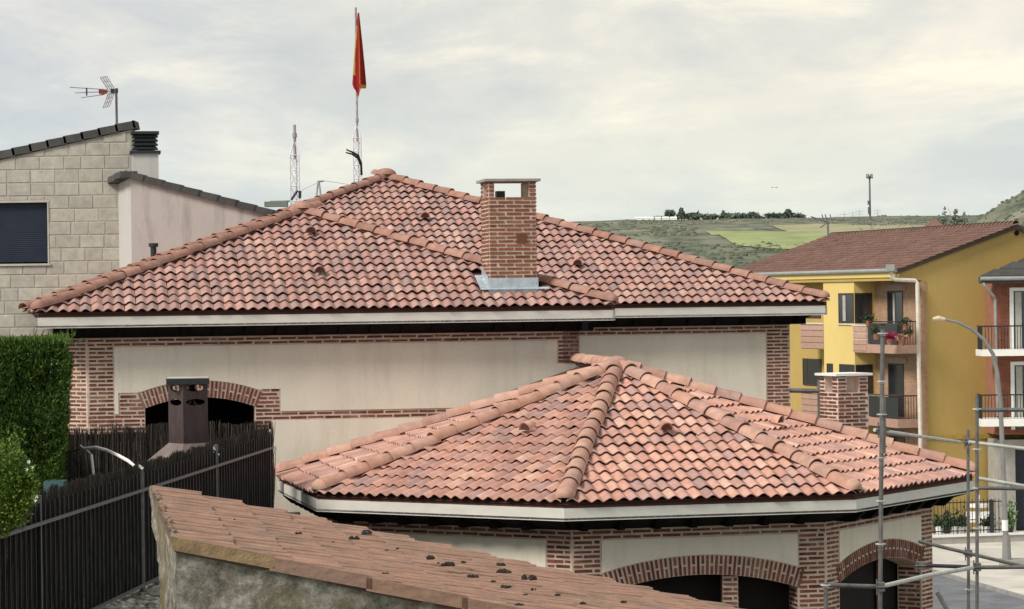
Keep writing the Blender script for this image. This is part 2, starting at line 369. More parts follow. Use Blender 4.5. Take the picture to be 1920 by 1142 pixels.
#--SETTING--
# ------------------------------------------------------------------ ground and hills
def sstep(a, b, x): t = max(0.0, min(1.0, (x - a) / (b - a))); return t * t * (3 - 2 * t)
def hz(X, D):
    if D < 150: return 0.0
    if D < 700: h = 17.5 * sstep(150, 700, D)
    elif D < 1500: h = 17.5 + (51.0 - 17.5) * ((D - 700) / 800) ** 0.92
    else: h = 51.0 - 0.004 * (D - 1500)
    h *= 1.0
    lateral = X / D * F + 960                     # the plateau falls away to the left of the village
    if D > 700: h -= 0.018 * max(0, 1190 - lateral) * (D / 1500) * 0.6
    k = math.exp(-((D - 620) / 190.0) ** 2)        # steep scrubby hill on the right
    s = max(0.0, X - 71.5) * 0.59
    h = max(h, min(s, 75.0) * k + 4 * k) if X > 60 and D > 300 else h
    h += 1.3 * noise.noise(Vector((X * 0.012, D * 0.012, 0))) * sstep(250, 600, D) + 0.5 * noise.noise(Vector((X * 0.05, D * 0.05, 3))) * sstep(250, 600, D)
    return h
Ds = [-60, 0, 20, 40, 60, 80, 100, 130, 150] + list(range(180, 1560, 12)) + list(range(1600, 6001, 400)) + [12000]
NX = 150; vs, fs = [], []
for D in Ds:
    hw = 60 + abs(D) * 0.42
    for i in range(NX + 1): X = -hw + 2 * hw * i / NX; vs.append((X, D, hz(X, D)))
for j in range(len(Ds) - 1):
    for i in range(NX): a = j * (NX + 1) + i; fs.append((a, a + 1, a + NX + 2, a + NX + 1))
m, nt, b = mat('hill_ground', 0.95, 0.1); t = NT(nt)
n1 = t.noise(0.012, 8, 0.65); n2 = t.noise(0.10, 8, 0.7, (1, 0.35, 1))
c = t.ramp(n1, [(0.3, (0.135, 0.145, 0.10)), (0.5, (0.19, 0.19, 0.14)), (0.7, (0.27, 0.25, 0.19))])
c = t.mix(t.ramp(n2, [(0.46, 0.0), (0.60, 1.0)]), c, (0.07, 0.09, 0.06)); c = t.mix(t.ramp(t.noise(0.05, 6, 0.7), [(0.60, 0.0), (0.70, 0.8)]), c, (0.33, 0.30, 0.23))
t.l.new(c, b.inputs['Base Color']); GROUND = m
VZ = [v_[2] for v_ in vs]
link('ground', mesh('ground', vs, fs, GROUND, True), kind='structure')
# crop field draped on the slope
def D_for(x, y):
    r = ray(x, y); lo, hi = 500.0, 1499.0; D = lo
    while D < hi:
        if CZ + r.z * D <= hz(r.x * D, D): return D
        D += 2.0
    return hi
def gridz(X, D):
    j = max(k for k in range(len(Ds) - 1) if Ds[k] <= D); o = []
    for q in (j, j + 1):
        hw = 60 + abs(Ds[q]) * 0.42; f_ = (X + hw) / (2 * hw) * NX; i = int(f_); a, b_ = VZ[q * (NX + 1) + i], VZ[q * (NX + 1) + i + 1]; o.append(a + (b_ - a) * (f_ - i))
    return o[0] + (o[1] - o[0]) * (D - Ds[j]) / (Ds[j + 1] - Ds[j])
def drape(name, poly, mat_, lift, n=16):
    # poly: four pixel corners (bl, br, tr, tl)
    P = [Vector((*ray(*p).xy, 0)) * D_for(*p) for p in poly]; vs, fs = [], []
    for j in range(n + 1):
        for i in range(n + 1):
            a = P[0].lerp(P[1], i / n); c_ = P[3].lerp(P[2], i / n); q = a.lerp(c_, j / n)
            j2 = 1 + 0 * j; vs.append((q.x, q.y, gridz(q.x, q.y) + lift))
    for j in range(n):
        for i in range(n): a = j * (n + 1) + i; fs.append((a, a + 1, a + n + 2, a + n + 1))
    return link(name, mesh(name, vs, fs, mat_, True), kind='structure')
CROP = simple('young_cereal_crop', (0.27, 0.31, 0.13), 0.95, 0.30, 0.05, stretch=(1, 0.3, 1))
DRY = simple('dry_grass_field', (0.30, 0.29, 0.17), 0.95, 0.18, 0.05)
drape('crop_field', [(1392, 463), (1540, 470), (1590, 436), (1322, 434)], CROP, 0.30, 60)
drape('dry_field', [(1480, 437), (1750, 437), (1800, 424), (1440, 424)], DRY, 0.28, 60)
# scrub scattered over the slopes
BUSH = varied('scrub_foliage', [(0.085, 0.105, 0.075), (0.13, 0.145, 0.10), (0.10, 0.12, 0.08), (0.17, 0.175, 0.125)], mott=0.3, scale=0.4, bump=0)
mb = MB()
ico = [(math.cos(a) * c_, math.sin(a) * c_, s_) for s_, c_, k in ((-.2, .8, 0), (.45, .75, .5)) for a in [(i + k) * 2 * math.pi / 5 for i in range(5)]] + [(0, 0, .95)]
icf = [(i, (i + 1) % 5, 5 + i) for i in range(5)] + [((i + 1) % 5, 5 + (i + 1) % 5, 5 + i) for i in range(5)] + [(5 + i, 5 + (i + 1) % 5, 10) for i in range(5)]
for k in range(4200):
    D = random.uniform(430, 1480); px = random.uniform(1090, 1960); X = (px - 960) / F * D
    py = None
    if noise.noise(Vector((X * 0.02, D * 0.01, 9))) < -0.12 and X < 90: continue
    if 1310 < px < 1600 and 880 < D < 1330: continue
    r = random.uniform(0.5, 1.5) * (0.8 if X < 85 else 0.55); z = hz(X, D)
    mb.add([(X + a * r * random.uniform(.8, 1.5), D + b_ * r, z + c_ * r * random.uniform(.6, 1.0)) for a, b_, c_ in ico], icf)
mb.build('hillside_scrub', BUSH, kind='stuff')
# trees on the skyline
LEAF_FAR = varied('distant_tree_foliage', [(0.095, 0.125, 0.105), (0.14, 0.17, 0.12), (0.11, 0.14, 0.125)], mott=0.2, scale=0.6, bump=0)  # greens kept pale and bluish, distance haze mixed into the leaf colour
BARK = simple('tree_bark', (0.10, 0.075, 0.055), 0.95)
def far_tree(px, ytop, ybase, wpx, D, label, group, conical=False, n=800, z0=None):
    base = at(px, ybase, D); z = hz(base.x, D) if z0 is None else z0; top = at(px, ytop, D).z; H = top - z; wd = wpx / F * D
    root = thing('tree', label, 'tree', (base.x, D, z), group)
    MB().tube([(base.x, D, z - .5), (base.x + wd * .02, D, z + H * .5), (base.x, D, z + H * .8)], [wd * .06, wd * .045, wd * .015], 6).build('trunk', BARK, root)
    vs, fs = [], []; blobs = [(random.uniform(-.3, .3), random.uniform(-.3, .3), random.uniform(.35, .8), random.uniform(.28, .45)) for _ in range(7)]
    for k in range(n):
        if conical:
            h = random.random() ** 1.2; rr = (1 - h) ** .8 * .5 * (0.6 + .4 * random.random()); a = random.uniform(0, 6.28); p = Vector((math.cos(a) * rr, math.sin(a) * rr, .12 + h * .88))
        else:
            bx, by, bz, br = random.choice(blobs); d = Vector((random.gauss(0, 1), random.gauss(0, 1), random.gauss(0, 1))).normalized() * br * random.uniform(.6, 1); p = Vector((bx + d.x, by + d.y, min(1, max(.15, bz + d.z * .8))))
        c_ = Vector((base.x + p.x * wd, D + p.y * wd, z + p.z * H)); s_ = wd * random.uniform(.05, .10) * (1.5 if D < 600 else 1)
        q = [c_ + Vector((random.gauss(0, s_), random.gauss(0, s_), random.gauss(0, s_))) for _ in range(3)]
        fs.append((len(vs), len(vs) + 1, len(vs) + 2)); vs += q
    link('crown', mesh('crown', vs, fs, LEAF_FAR), root)
sky_trees = [(1257, 394, 417, 17, 0), (1278, 392, 417, 17, 1), (1300, 401, 418, 24, 0), (1330, 403, 419, 24, 0), (1356, 396, 418, 12, 1), (1372, 403, 418, 28, 0), (1393, 402, 418, 24, 0), (1412, 399, 418, 16, 0), (1428, 406, 419, 12, 0), (1450, 401, 419, 25, 0), (1478, 394, 419, 20, 1), (1498, 404, 419, 26, 0), (1236, 407, 416, 14, 0), (1218, 408, 416, 13, 0), (1204, 409, 417, 12, 0), (1656, 408, 424, 14, 0)]
tl = ['leftmost tall rounded tree of the skyline row, right beside the white tents', 'pointed tree second from the tents on the skyline', 'broad low tree third from the tents on the skyline', 'dull bushy tree in the gap left of the long dark clump', 'thin spiky tree at the left end of the long dark clump', 'wide left half of the long dark clump of trees', 'wide middle tree of the long dark clump', 'narrow right end of the long dark tree clump', 'small pale tree right of the long dark clump', 'round dark tree standing alone right of the clump', 'pointed dark tree near the right end of the skyline row', 'rightmost bushy tree of the skyline row', 'small tree directly behind the white tents, right one', 'small tree directly behind the white tents, middle one', 'small tree directly behind the white tents, left one', 'small lone tree to the right of the tall mast']
for (px, yt, yb, w, cn), lb in zip(sky_trees, tl): far_tree(px, yt, yb + 2, w * 1.25, 1490, lb, 'trees along the plateau skyline', bool(cn))
for (px, yt, w), lb in zip([(1777, 389, 17), (1793, 395, 14), (1809, 394, 15), (1765, 408, 12), (1734, 412, 12)], ['tallest poplar behind the yellow house roof', 'middle poplar behind the yellow house roof', 'right poplar at the foot of the steep hill', 'small tree tucked against the left poplar', 'small round tree left of the red roofed hut']):
    far_tree(px, yt, 440, w * 1.35, 300, lb, 'poplars behind the yellow house', False, 1100, z0=hz((px - 960) / F * 300, 300))
# tents, masts and pylons on the plateau
for k, (x0, x1) in enumerate([(1190, 1226), (1228, 1239), (1241, 1254), (1256, 1269)]):
    a = at((x0 + x1) / 2, 417, 1480); wd = (x1 - x0) / F * 1480; z = hz(a.x, 1480)
    r = thing('marquee_tent', ['long white marquee at the left end of the tents on the plateau', 'small white tent second from the left on the plateau', 'small white tent third from the left on the plateau', 'white tent right below the tall rounded tree'][k], 'tent', (a.x, 1480, z), 'white tents on the plateau')
    MB().box((a.x, 1480, z + .7), wd, 5, 1.2).build('tent_wall', WHITEP, r)
    MB().add([(a.x - wd / 2, 1477.4, z + 1.3), (a.x + wd / 2, 1477.4, z + 1.3), (a.x + wd / 2, 1482.6, z + 1.3), (a.x - wd / 2, 1482.6, z + 1.3), (a.x - wd / 2, 1480, z + 2.0), (a.x + wd / 2, 1480, z + 2.0)], [(0, 1, 5, 4), (2, 3, 4, 5), (0, 4, 3), (1, 2, 5)]).build('tent_roof', WHITEP, r)
GM = simple('grey_mast_metal', (0.16, 0.15, 0.17), 0.6)
P = at(1631.5, 418, 1400); top = at(1631.5, 329, 1400)
r = thing('telecom_mast', 'tall grey telecom mast rising alone above the plateau', 'mast', (P.x, 1400, hz(P.x, 1400)))
MB().tube([(P.x, 1400, P.z - 4), (P.x, 1400, top.z)], [0.62, 0.42], 10).build('pole', GM, r)
mb = MB(); mb.box((P.x, 1400, top.z - 1), 3.2, 3.2, .25)
for k in range(6): a = k * math.pi / 3; mb.box((P.x + math.cos(a) * 1.5, 1400 + math.sin(a) * 1.5, top.z - .4), .35, .35, 2.4)
mb.build('antenna_head', GM, r)
MB().box((P.x - .8, 1399.6, top.z - 14), .9, .8, 2).box((P.x - .7, 1399.6, top.z - 18), .8, .8, 3.5).build('equipment_box', GM, r)
PY = simple('pylon_steel', (0.42, 0.42, 0.45), 0.6)
for k, (px, yt, lb) in enumerate([(1570, 403, 'leftmost faint pylon left of the telecom mast'), (1583, 398, 'second faint pylon from the left on the plateau'), (1599, 396, 'third and widest faint pylon on the plateau'), (1611, 393, 'fourth faint pylon nearest the telecom mast'), (1645, 392, 'thin faint pylon right of the telecom mast')]):
    D = 2600 + 120 * k; T = at(px, yt, D); r = thing('power_pylon', lb, 'pylon', (T.x, D, hz(T.x, D)), 'power pylons far across the plateau')
    MB().tube([(T.x - .9, D, hz(T.x, D)), (T.x, D, T.z)], [.35, .2], 4).tube([(T.x + .9, D, hz(T.x, D)), (T.x, D, T.z)], [.35, .2], 4).build('pylon_leg', PY, r)
    MB().box((T.x, D, T.z - 2), 9, .4, .4).box((T.x, D, T.z - 5), 7, .4, .4).build('crossarm', PY, r)
# ------------------------------------------------------------------ street level
ASPH = simple('asphalt', (0.15, 0.155, 0.165), 0.9, 0.28, 0.9, 0.3); PAVE = simple('pale_concrete_paving', (0.52, 0.49, 0.43), 0.9, 0.25, 0.5, 0.2)
KERB = simple('grey_kerb_stone', (0.27, 0.26, 0.25), 0.9, 0.15)
K0 = ground(1757, 1076); K1 = ground(1920, 1123); kd = (K1 - K0).normalized(); kn = Vector((kd.y, -kd.x, 0))     # kn: to the camera side
if kn.y > 0: kn = -kn
A0 = K0 - kd * 14; A1 = K0 + kd * 60
link('road', mesh('road', [A0 + kn * .12 + Vector((0, 0, .004)), A1 + kn * .12 + Vector((0, 0, .004)), A1 + kn * 9 + Vector((0, 0, .004)), A0 + kn * 9 + Vector((0, 0, .004))], [(0, 1, 2, 3)], ASPH), kind='structure')
mb = MB(); mb.prism([A0, A1, A1 - kn * 60, A0 - kn * 60], (0, 0, .12)); mb.build('pavement', PAVE, kind='structure')
mb = MB()
for k in range(60): a = A0 + kd * (k * 1.0 + .01); c_ = A0 + kd * (k * 1.0 + .98); mb.prism([a, c_, c_ + kn * .115, a + kn * .115], (0, 0, .13))
mb.build('kerb', KERB, kind='structure')
# ------------------------------------------------------------------ the main brick and render house
UZ = Vector((0, 0, 1)); d = 0.1671
u = Vector((math.cos(d), math.sin(d), 0)); n = Vector((-math.sin(d), math.cos(d), 0)); PM = 0.3589
EZ = CZ - 0.2708; FL = Vector((-8.1867, 46.645, EZ)); L1 = 10.16; FR = FL + u * L1
BR = Vector((6.2462, 53.9355, EZ)); L2 = 15.6446; HBL = BR - u * L2
P1 = FL + u * L1 / 2 + n * L1 / 2 + UZ * (L1 / 2 * PM); P2 = BR - u * L2 / 2 + n * L2 / 2 + UZ * (L2 / 2 * PM)
setb = (HBL - FL).dot(n)
house = thing('house', 'large brick and cream render house with broad terracotta hipped roof and brick chimney', 'house', (FL.x, FL.y, 0))
OV = 0.55
roof_mb = MB()
BBL = HBL + n * L2; BBR = BR + n * L2
hip_deck(roof_mb, [p + UZ * .05 for p in (HBL, BR, BBR, BBL)], P2 + UZ * .05)
Rg = FL + u * L1 / 2 + n * (setb + L1 / 2) + UZ * (L1 / 2 * PM)
fl2 = FL + n * (setb + .3); fr2 = FR + n * (setb + .3)
q = [FL, FR, fr2, fl2, P1, Rg]; q = [p + UZ * .05 for p in q]
roof_mb.add(q, [(0, 1, 4), (1, 2, 5, 4), (3, 0, 4, 5), (2, 3, 5)])
roof = roof_mb.build('roof', DECK, house)
# chimney footprint
cfl = on_plane(918, 545, FL + UZ * .14, (u.cross((n + UZ * PM).normalized())).normalized())   # front left base corner on the front slope
CHW = 0.865
def in_chim(c_): a = (c_ - cfl).dot(u); b_ = (c_ - cfl).dot(n); return -0.12 < a < CHW + .10 and -0.12 < b_ < CHW + .2
def hip_clip(A, B, keep, off=0.04):
    dd = Vector((B.x - A.x, B.y - A.y, 0)).normalized(); nn = Vector((dd.y, -dd.x, 0))
    if (keep - A).dot(nn) < 0: nn = -nn
    return (A + nn * off, nn)
ts = TileSet(roof, TILE, 300)
mid = (FL + FR + P1) / 3
tile_face(ts, FL, FR, n, PM, [hip_clip(FL, P1, mid), hip_clip(FR, P1, mid)], skip=in_chim)
def under_front(c_):
    a = (c_ - FL).dot(u); b_ = (c_ - FL).dot(n)
    if in_chim(c_): return True
    if not (0 < a < L1) or b_ > setb + L1 / 2: return False
    return c_.z < EZ + min(a, L1 - a) * PM - 0.02
mid = (HBL + BR + P2) / 3
tile_face(ts, HBL, BR, n, PM, [hip_clip(HBL, P2, mid), hip_clip(BR, P2, mid)], skip=under_front)
# side slopes
mid = (BR + BBR + P2) / 3; tile_face(ts, BR, BBR, -u, PM, [hip_clip(BR, P2, mid), hip_clip(BBR, P2, mid)], vis=False)
mid = (HBL + BBL + P2) / 3; tile_face(ts, BBL, HBL, u, PM, [hip_clip(HBL, P2, mid), hip_clip(BBL, P2, mid)], vis=False)
lc = [(FL + n * .0, n)]
mid = FL + u * 1 + n * 4; sk = lambda c_: (c_ - HBL).dot(n) > 0 and (c_ - HBL).dot(n) * PM > (c_ - FL).dot(u) * PM
tile_face(ts, fl2 + n * 5, FL, u, PM, [hip_clip(FL, P1, mid), (P1 - u * .05, -u)], vis=False, skip=lambda c_: (c_ - HBL).dot(n) > (c_ - FL).dot(u) + .1)
mid = FR - u * 1 + n * 4
tile_face(ts, FR, fr2 + n * 5, -u, PM, [hip_clip(FR, P1, mid), (P1 + u * .05, u)], vis=False, skip=lambda c_: (c_ - HBL).dot(n) > (FR - c_).dot(u) + .1)
ts.finish()
hip_run(roof, FL, P1, RIDGE); hip_run(roof, BR, P2, RIDGE); hip_run(roof, HBL, P2, RIDGE, cap=False)
# front right hip is broken by the chimney
vh = (P1 - FR).normalized(); tot = (P1 - FR).length
def hip_part(A, B, t0, t1, cap): hip_run(roof, A + (B - A).normalized() * t0, A + (B - A).normalized() * t1, RIDGE, cap=cap, end=0)
tc = ((cfl - FR).dot(Vector((vh.x, vh.y, 0)).normalized())) / Vector((vh.x, vh.y, 0)).length
def hipt(px):                       # distance along the hip that projects to column px
    best = min((abs((lambda P: 960 + F * P.x / P.y)(FR + vh * (k * .01)) - px), k * .01) for k in range(int(tot * 100))); return best[1]
hip_part(FR, P1, 0.0, hipt(1008) - .25, True); hip_part(FR, P1, hipt(905) + .02, tot - .12, False)
hip_run(roof, P1 + n * .1, Rg + n * .2, RIDGE, cap=False); hip_run(roof, BBR, P2, RIDGE, cap=False)
def apex_cap(par, P, m_, r=0.24):
    vs = []; fs = []
    for k in range(6):
        t = k / 5 * math.pi / 2
        for i in range(14): a = 2 * math.pi * i / 14; vs.append(P + Vector((math.cos(a) * math.cos(t) * r, math.sin(a) * math.cos(t) * r, math.sin(t) * r * .62)))
    for k in range(5):
        for i in range(14): fs.append((k * 14 + i, k * 14 + (i + 1) % 14, (k + 1) * 14 + (i + 1) % 14, (k + 1) * 14 + i))
    link('ridge_cap', mesh('ridge_cap', vs, fs, m_, True, 60), par)
apex_cap(roof, P1 + UZ * .19, RIDGE); apex_cap(roof, P2 + UZ * .19, RIDGE)
vF = (n + UZ * PM).normalized(); nF = u.cross(vF).normalized()
for x, y in ((583, 437), (600, 512)): vent(roof, on_plane(x, y + 4, FL + UZ * .16, nF), vF, nF, TILE)
for x, y in ((797, 408), (1083, 497)): vent(roof, on_plane(x, y + 4, HBL + UZ * .16, nF), vF, nF, TILE)
# fascia, eaves strip, soffit, rafters
def eave(par, A, B, inward, fh=.185, th=.045, over=OV, tone=FASCIA):
    uu = (B - A).normalized(); i_ = Vector(inward).normalized()
    MB().hexa([A - UZ * fh, B - UZ * fh, B - UZ * fh + i_ * th, A - UZ * fh + i_ * th], [A, B, B + i_ * th, A + i_ * th]).build('fascia_board', tone, par)
    a, b_ = A + i_ * .035 - uu * 0, B + i_ * .035
    MB().hexa([a + UZ * .002, b_ + UZ * .002, b_ + i_ * .03 + UZ * .002, a + i_ * .03 + UZ * .002], [a + UZ * .085, b_ + UZ * .085, b_ + i_ * .03 + UZ * .085, a + i_ * .03 + UZ * .085]).build('eaves_strip', DECK, par)
def rafters(par, A, B, inward, wall_off, fh=.185, drop=.17, step=.55, drop_end=.045):
    uu = (B - A).normalized(); i_ = Vector(inward).normalized(); Ln = (B - A).length; k = 0.35
    o = .045; me = None
    P = [Vector((0, o, -fh + .02)), Vector((0, o, -fh - drop_end)), Vector((0, o + .14, -fh - drop)), Vector((0, wall_off + .02, -fh - drop)), Vector((0, wall_off + .02, -fh + .02))]
    mb = MB(); mb.prism([p - Vector((.05, 0, 0)) for p in P], (.10, 0, 0)); me = mesh('rafter', mb.v, mb.f, DARKWOOD)
    while k < Ln - .3:
        b_ = A + uu * k; link('rafter', me, par, Matrix(((uu.x, i_.x, 0, b_.x), (uu.y, i_.y, 0, b_.y), (0, 0, 1, b_.z), (0, 0, 0, 1)))); k += step
def eave_box(par, A, B, inward, w0, w1, fh=.185):
    i_ = Vector(inward).normalized(); a, b_ = A + i_ * .06 - UZ * (fh - .03), B + i_ * .06 - UZ * (fh - .03)
    z = A.z - fh - .185; c_, d_ = Vector((w0.x, w0.y, z)) - i_ * .03, Vector((w1.x, w1.y, z)) - i_ * .03
    MB().hexa([a - UZ * .045, b_ - UZ * .045, d_, c_], [a, b_, d_ + UZ * .2, c_ + UZ * .2]).build('eaves_shade_board', DARKWOOD, par)  # dark panel closes the rafter gaps, standing in for eaves shade
def soffit(par, A, B, inward, w0, w1, fh=.185):      # w0,w1: wall end points at the same height
    z = A.z - fh + .012
    MB().prism([Vector((A.x, A.y, z)), Vector((B.x, B.y, z)), Vector((w1.x, w1.y, z)), Vector((w0.x, w0.y, z))], (0, 0, .03)).build('soffit', DARKWOOD, par)
    i_ = Vector(inward).normalized(); uu = (B - A).normalized()
    a, b_ = Vector((w0.x, w0.y, 0)) - i_ * .06, Vector((w1.x, w1.y, 0)) - i_ * .06
    MB().hexa([a + UZ * (z - .19), b_ + UZ * (z - .19), b_ + i_ * .1 + UZ * (z - .19), a + i_ * .1 + UZ * (z - .19)], [a + UZ * (z - .003), b_ + UZ * (z - .003), b_ + i_ * .1 + UZ * (z - .003), a + i_ * .1 + UZ * (z - .003)]).build('wall_plate', DARKWOOD, par)
J = FL + n * OV + u * .88; JL = FL + n * (OV + .33) + u * OV; JR = FR + n * OV - u * OV; JRb = HBL + n * OV + u * ((FR - u * OV - HBL).dot(u)); KR = BR + n * OV - u * .62
LBk = FL + n * 12 + u * OV; KRb = BR + n * 12 - u * OV; KR2 = BR + n * (OV + .3) - u * OV
eave(house, FL, FR, n); eave(house, FR, FR + n * (setb - .02), -u); eave(house, FR + u * .02 + n * setb, BR, n); eave(house, BR, BBR, -u); eave(house, fl2, FL, u)
soffit(house, FL, FR, n, FL + n * OV + u * .3, FR + n * OV - u * .3); soffit(house, HBL + u * (L1 - .4), BR, n, HBL + u * (L1 - .6) + n * OV, BR + n * OV - u * .3)
soffit(house, FR, FR + n * setb, -u, FR - u * OV, FR - u * OV + n * setb); soffit(house, fl2, FL, u, fl2 + u * OV, FL + u * OV + n * .3)
eave_box(house, FL + u * .3, FR - u * .3, n, FL + n * OV + u * .6, FR + n * OV - u * .55); eave_box(house, HBL + u * (L1 - .4), BR - u * .3, n, HBL + u * (L1 - .6) + n * OV, BR + n * OV - u * .62); rafters(house, FL, FR, n, OV); rafters(house, FR + n * setb, BR, n, OV)
# walls: a mortar backing with openings, render panels and bricks set on it
fF = Face(J, JR); fC = Face(JL, J); fB = Face(JRb, KR)
ZB = EZ - .185 - .20                                  # underside of the eaves dark zone, top of visible bricks
BR1 = Bricks(BRICK, 10**9)
sA0, _ = fF.sz(272, 770); sA1, zA = fF.sz(478, 762); sc = (sA0 + sA1) / 2; half = (sA1 - sA0) / 2; _, zcr = fF.sz(375, 745)
R, zc, af = arch_fn(sc, zA, half, max(.15, zcr - zA))
wm = MB()
fF.slab(wm, 0, sA0, 0, ZB + .25); fF.slab(wm, sA1, fF.L, 0, ZB + .25); fF.slab(wm, sA0, sA1, af, ZB + .25, N=24); fF.slab(wm, sA0, sA1, 0, zA - 1.9)
fC.slab(wm, 0, fC.L, 0, ZB + .25); fB.slab(wm, 0, fB.L + .0, 0, ZB + .25)
Face(LBk, JL).slab(wm, 0, (LBk - JL).length, 0, ZB + .25); Face(KR2, KRb).slab(wm, 0, 10, 0, ZB + .25); Face(KR, KR2).slab(wm, 0, (KR - KR2).length, 0, ZB + .25); Face(JR, JRb).slab(wm, 0, (JR - JRb).length, 0, ZB + .25)
wall = wm.build('wall', MORTAR, house)
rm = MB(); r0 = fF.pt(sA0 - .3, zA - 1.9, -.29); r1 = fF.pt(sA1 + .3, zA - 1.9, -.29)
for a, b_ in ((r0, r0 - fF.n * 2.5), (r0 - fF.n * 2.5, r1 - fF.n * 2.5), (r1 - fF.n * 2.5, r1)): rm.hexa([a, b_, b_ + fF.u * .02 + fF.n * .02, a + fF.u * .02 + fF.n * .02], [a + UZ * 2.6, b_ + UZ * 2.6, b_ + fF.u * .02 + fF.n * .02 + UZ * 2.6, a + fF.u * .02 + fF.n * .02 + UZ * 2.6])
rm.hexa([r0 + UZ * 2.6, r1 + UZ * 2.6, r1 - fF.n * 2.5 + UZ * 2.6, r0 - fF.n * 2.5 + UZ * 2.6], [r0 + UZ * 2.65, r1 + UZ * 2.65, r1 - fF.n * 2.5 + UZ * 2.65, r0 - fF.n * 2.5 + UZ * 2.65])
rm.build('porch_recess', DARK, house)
ztop = ZB; zpl = ZB - 2 * BH - .01; _, zb1 = fF.sz(560, 774); _, zb2 = fF.sz(560, 787); zb1 = ztop - round((ztop - zb1) / BH) * BH; zb2 = zb1 - 2 * BH
Q = .46; zlow = zA - 2.2
courses(BR1, house, fF, 0, fF.L, ztop - 2 * BH, ztop, ztop)
courses(BR1, house, fF, 0.02, Q, zlow, ztop - 2 * BH - .01, ztop); courses(BR1, house, fF, fF.L - .40, fF.L, ztop - 8 * BH, ztop - 2 * BH - .01, ztop, .3)
courses(BR1, house, fC, 0, fC.L - .02, zlow, ztop, ztop, .35)
sq0, zq0 = fF.sz(223, 738); sq1, zq1 = fF.sz(525, 730); sq2, _ = fF.sz(509, 790)
outer = voussoirs(BR1, house, fF, sc, zc, R, half)
def nearL(z):  # right limit of the left arch block
    return min([a for a in np.arange(sA0 - .25, sA0 + .01, .01) if outer(a) > z + .0 and z > af(a) - .0] + [sA0]) if z > zA - .02 else sA0
amx = math.asin(half / R) + .035 / R
def imp(z, sgn):           # inclined springing line beside the ring
    t = max(0.0, (z - zA)); return sc + sgn * (half + t * math.tan(amx) + .01) if z > zA else sc + sgn * half
courses(BR1, house, fF, sq0, sA0, zb1 + .01, zq0, ztop, .5, hi=lambda z: imp(z, -1)); courses(BR1, house, fF, sA1, sq1, zb1 + .01, zq1, ztop, .5, lo=lambda z: imp(z, 1))
courses(BR1, house, fF, 0, sA0, zb2, zb1 + .01, ztop); courses(BR1, house, fF, sA1, fF.L, zb2, zb1 + .01, ztop)
courses(BR1, house, fF, Q, sA0, zlow, zb2 - .01, ztop); courses(BR1, house, fF, sA1, sq2, zlow, zb2 - .01, ztop)
pm = MB(); o_ = .012
def panel(pm, f, a0, a1, zb, zt, N=1): m_ = MB(); f.slab(m_, a0, a1, zb, zt, o_, .05, N); m_.build('render_panel', PLASTER, house)
panel(pm, fF, Q + .01, sq0 - .01, zb1 + .01, zpl)
panel(pm, fF, sq0 - .01, sA0 - .12, zq0 + .01, zpl); panel(pm, fF, sA0 - .12, sA1 + .12, lambda a: max(outer(a) + .005, zq1), zpl, 40); panel(pm, fF, sA1 + .12, sq1 + .01, zq1 + .01, zpl)
panel(pm, fF, sq1 + .01, fF.L - .41, zb1 + .01, zpl); panel(pm, fF, sq2 + .01, fF.L, 0, zb2 - .015)
panel(pm, fF, fF.L - .41, fF.L, zb1 + .01, ztop - 8 * BH - .01)
panel(pm, fB, 0, fB.L - .50, zb2 - 2, zpl + .0)
courses(BR1, house, fB, 0, fB.L, ztop - 2 * BH, ztop, ztop); courses(BR1, house, fB, fB.L - .49, fB.L - .01, ztop - 34 * BH, ztop - 2 * BH - .01, ztop)
# chimney
base_z = cfl.z - 1.2; top_z = on_plane(918, 341, cfl, n).z; chim = None
cm = MB(); o_z0 = on_plane(960, 368, cfl, n).z
c0 = cfl; cF = Face(c0, c0 + u * CHW); cL = Face(c0 + n * CHW, c0); cR = Face(c0 + u * CHW, c0 + u * CHW + n * CHW); cB = Face(c0 + (u + n) * CHW, c0 + n * CHW)
cen = c0 + (u + n) * CHW / 2
cm.box(Vector((cen.x, cen.y, (base_z + o_z0 - .03) / 2)), CHW - .012, CHW - .012, o_z0 - .03 - base_z, u)
pw = .24
sp0, _ = cF.sz(928, 355); sp1, _ = cF.sz(979, 355); pwl, pwr = .115, .135
for a, b_ in ((pwl / 2, .12), (CHW - pwr / 2, .12), (pwl / 2, CHW - .12), (CHW - pwr / 2, CHW - .12)):
    pq = c0 + u * a + n * b_; w_ = pwl if a < .4 else pwr
    cm.box(Vector((pq.x, pq.y, (o_z0 - .035 + top_z) / 2)), w_ - .014, .226, top_z - o_z0 + .03, u)
chim = cm.build('chimney', MORTAR, house)
BC = Bricks(BRICK_C, 10**9)
z_fl = on_plane(960, 522, c0, n).z
nrow = int((o_z0 - z_fl) / BH)
for f in (cF, cL, cR, cB):
    courses(BC, chim, f, 0, CHW, (z_fl if f is cF else z_fl - .0), o_z0, o_z0, .5)
for f, wl_, wr_ in ((cF, pwl, pwr), (cL, .24, .24), (cR, .24, .24), (cB, pwr, pwl)):
    courses(BC, chim, f, 0, wl_, o_z0, top_z, o_z0 + BH * round((top_z - o_z0) / BH), .4); courses(BC, chim, f, CHW - wr_, CHW, o_z0, top_z, o_z0 + BH * round((top_z - o_z0) / BH), .4)
CAPM = simple('cast_stone_slab', (0.30, 0.27, 0.26), 0.8, 0.15, 4, .2)
cap0 = Vector((cen.x, cen.y, top_z + .03)); MB().box(cap0, CHW + .15, CHW + .15, .045, u).build('chimney_cap', CAPM, chim)
gx, gz = cF.sz(978, 447); MB().box(cF.pt(gx, gz, .012), .165, .165, .03, cF.u, UZ) if 0 else None
g = MB()
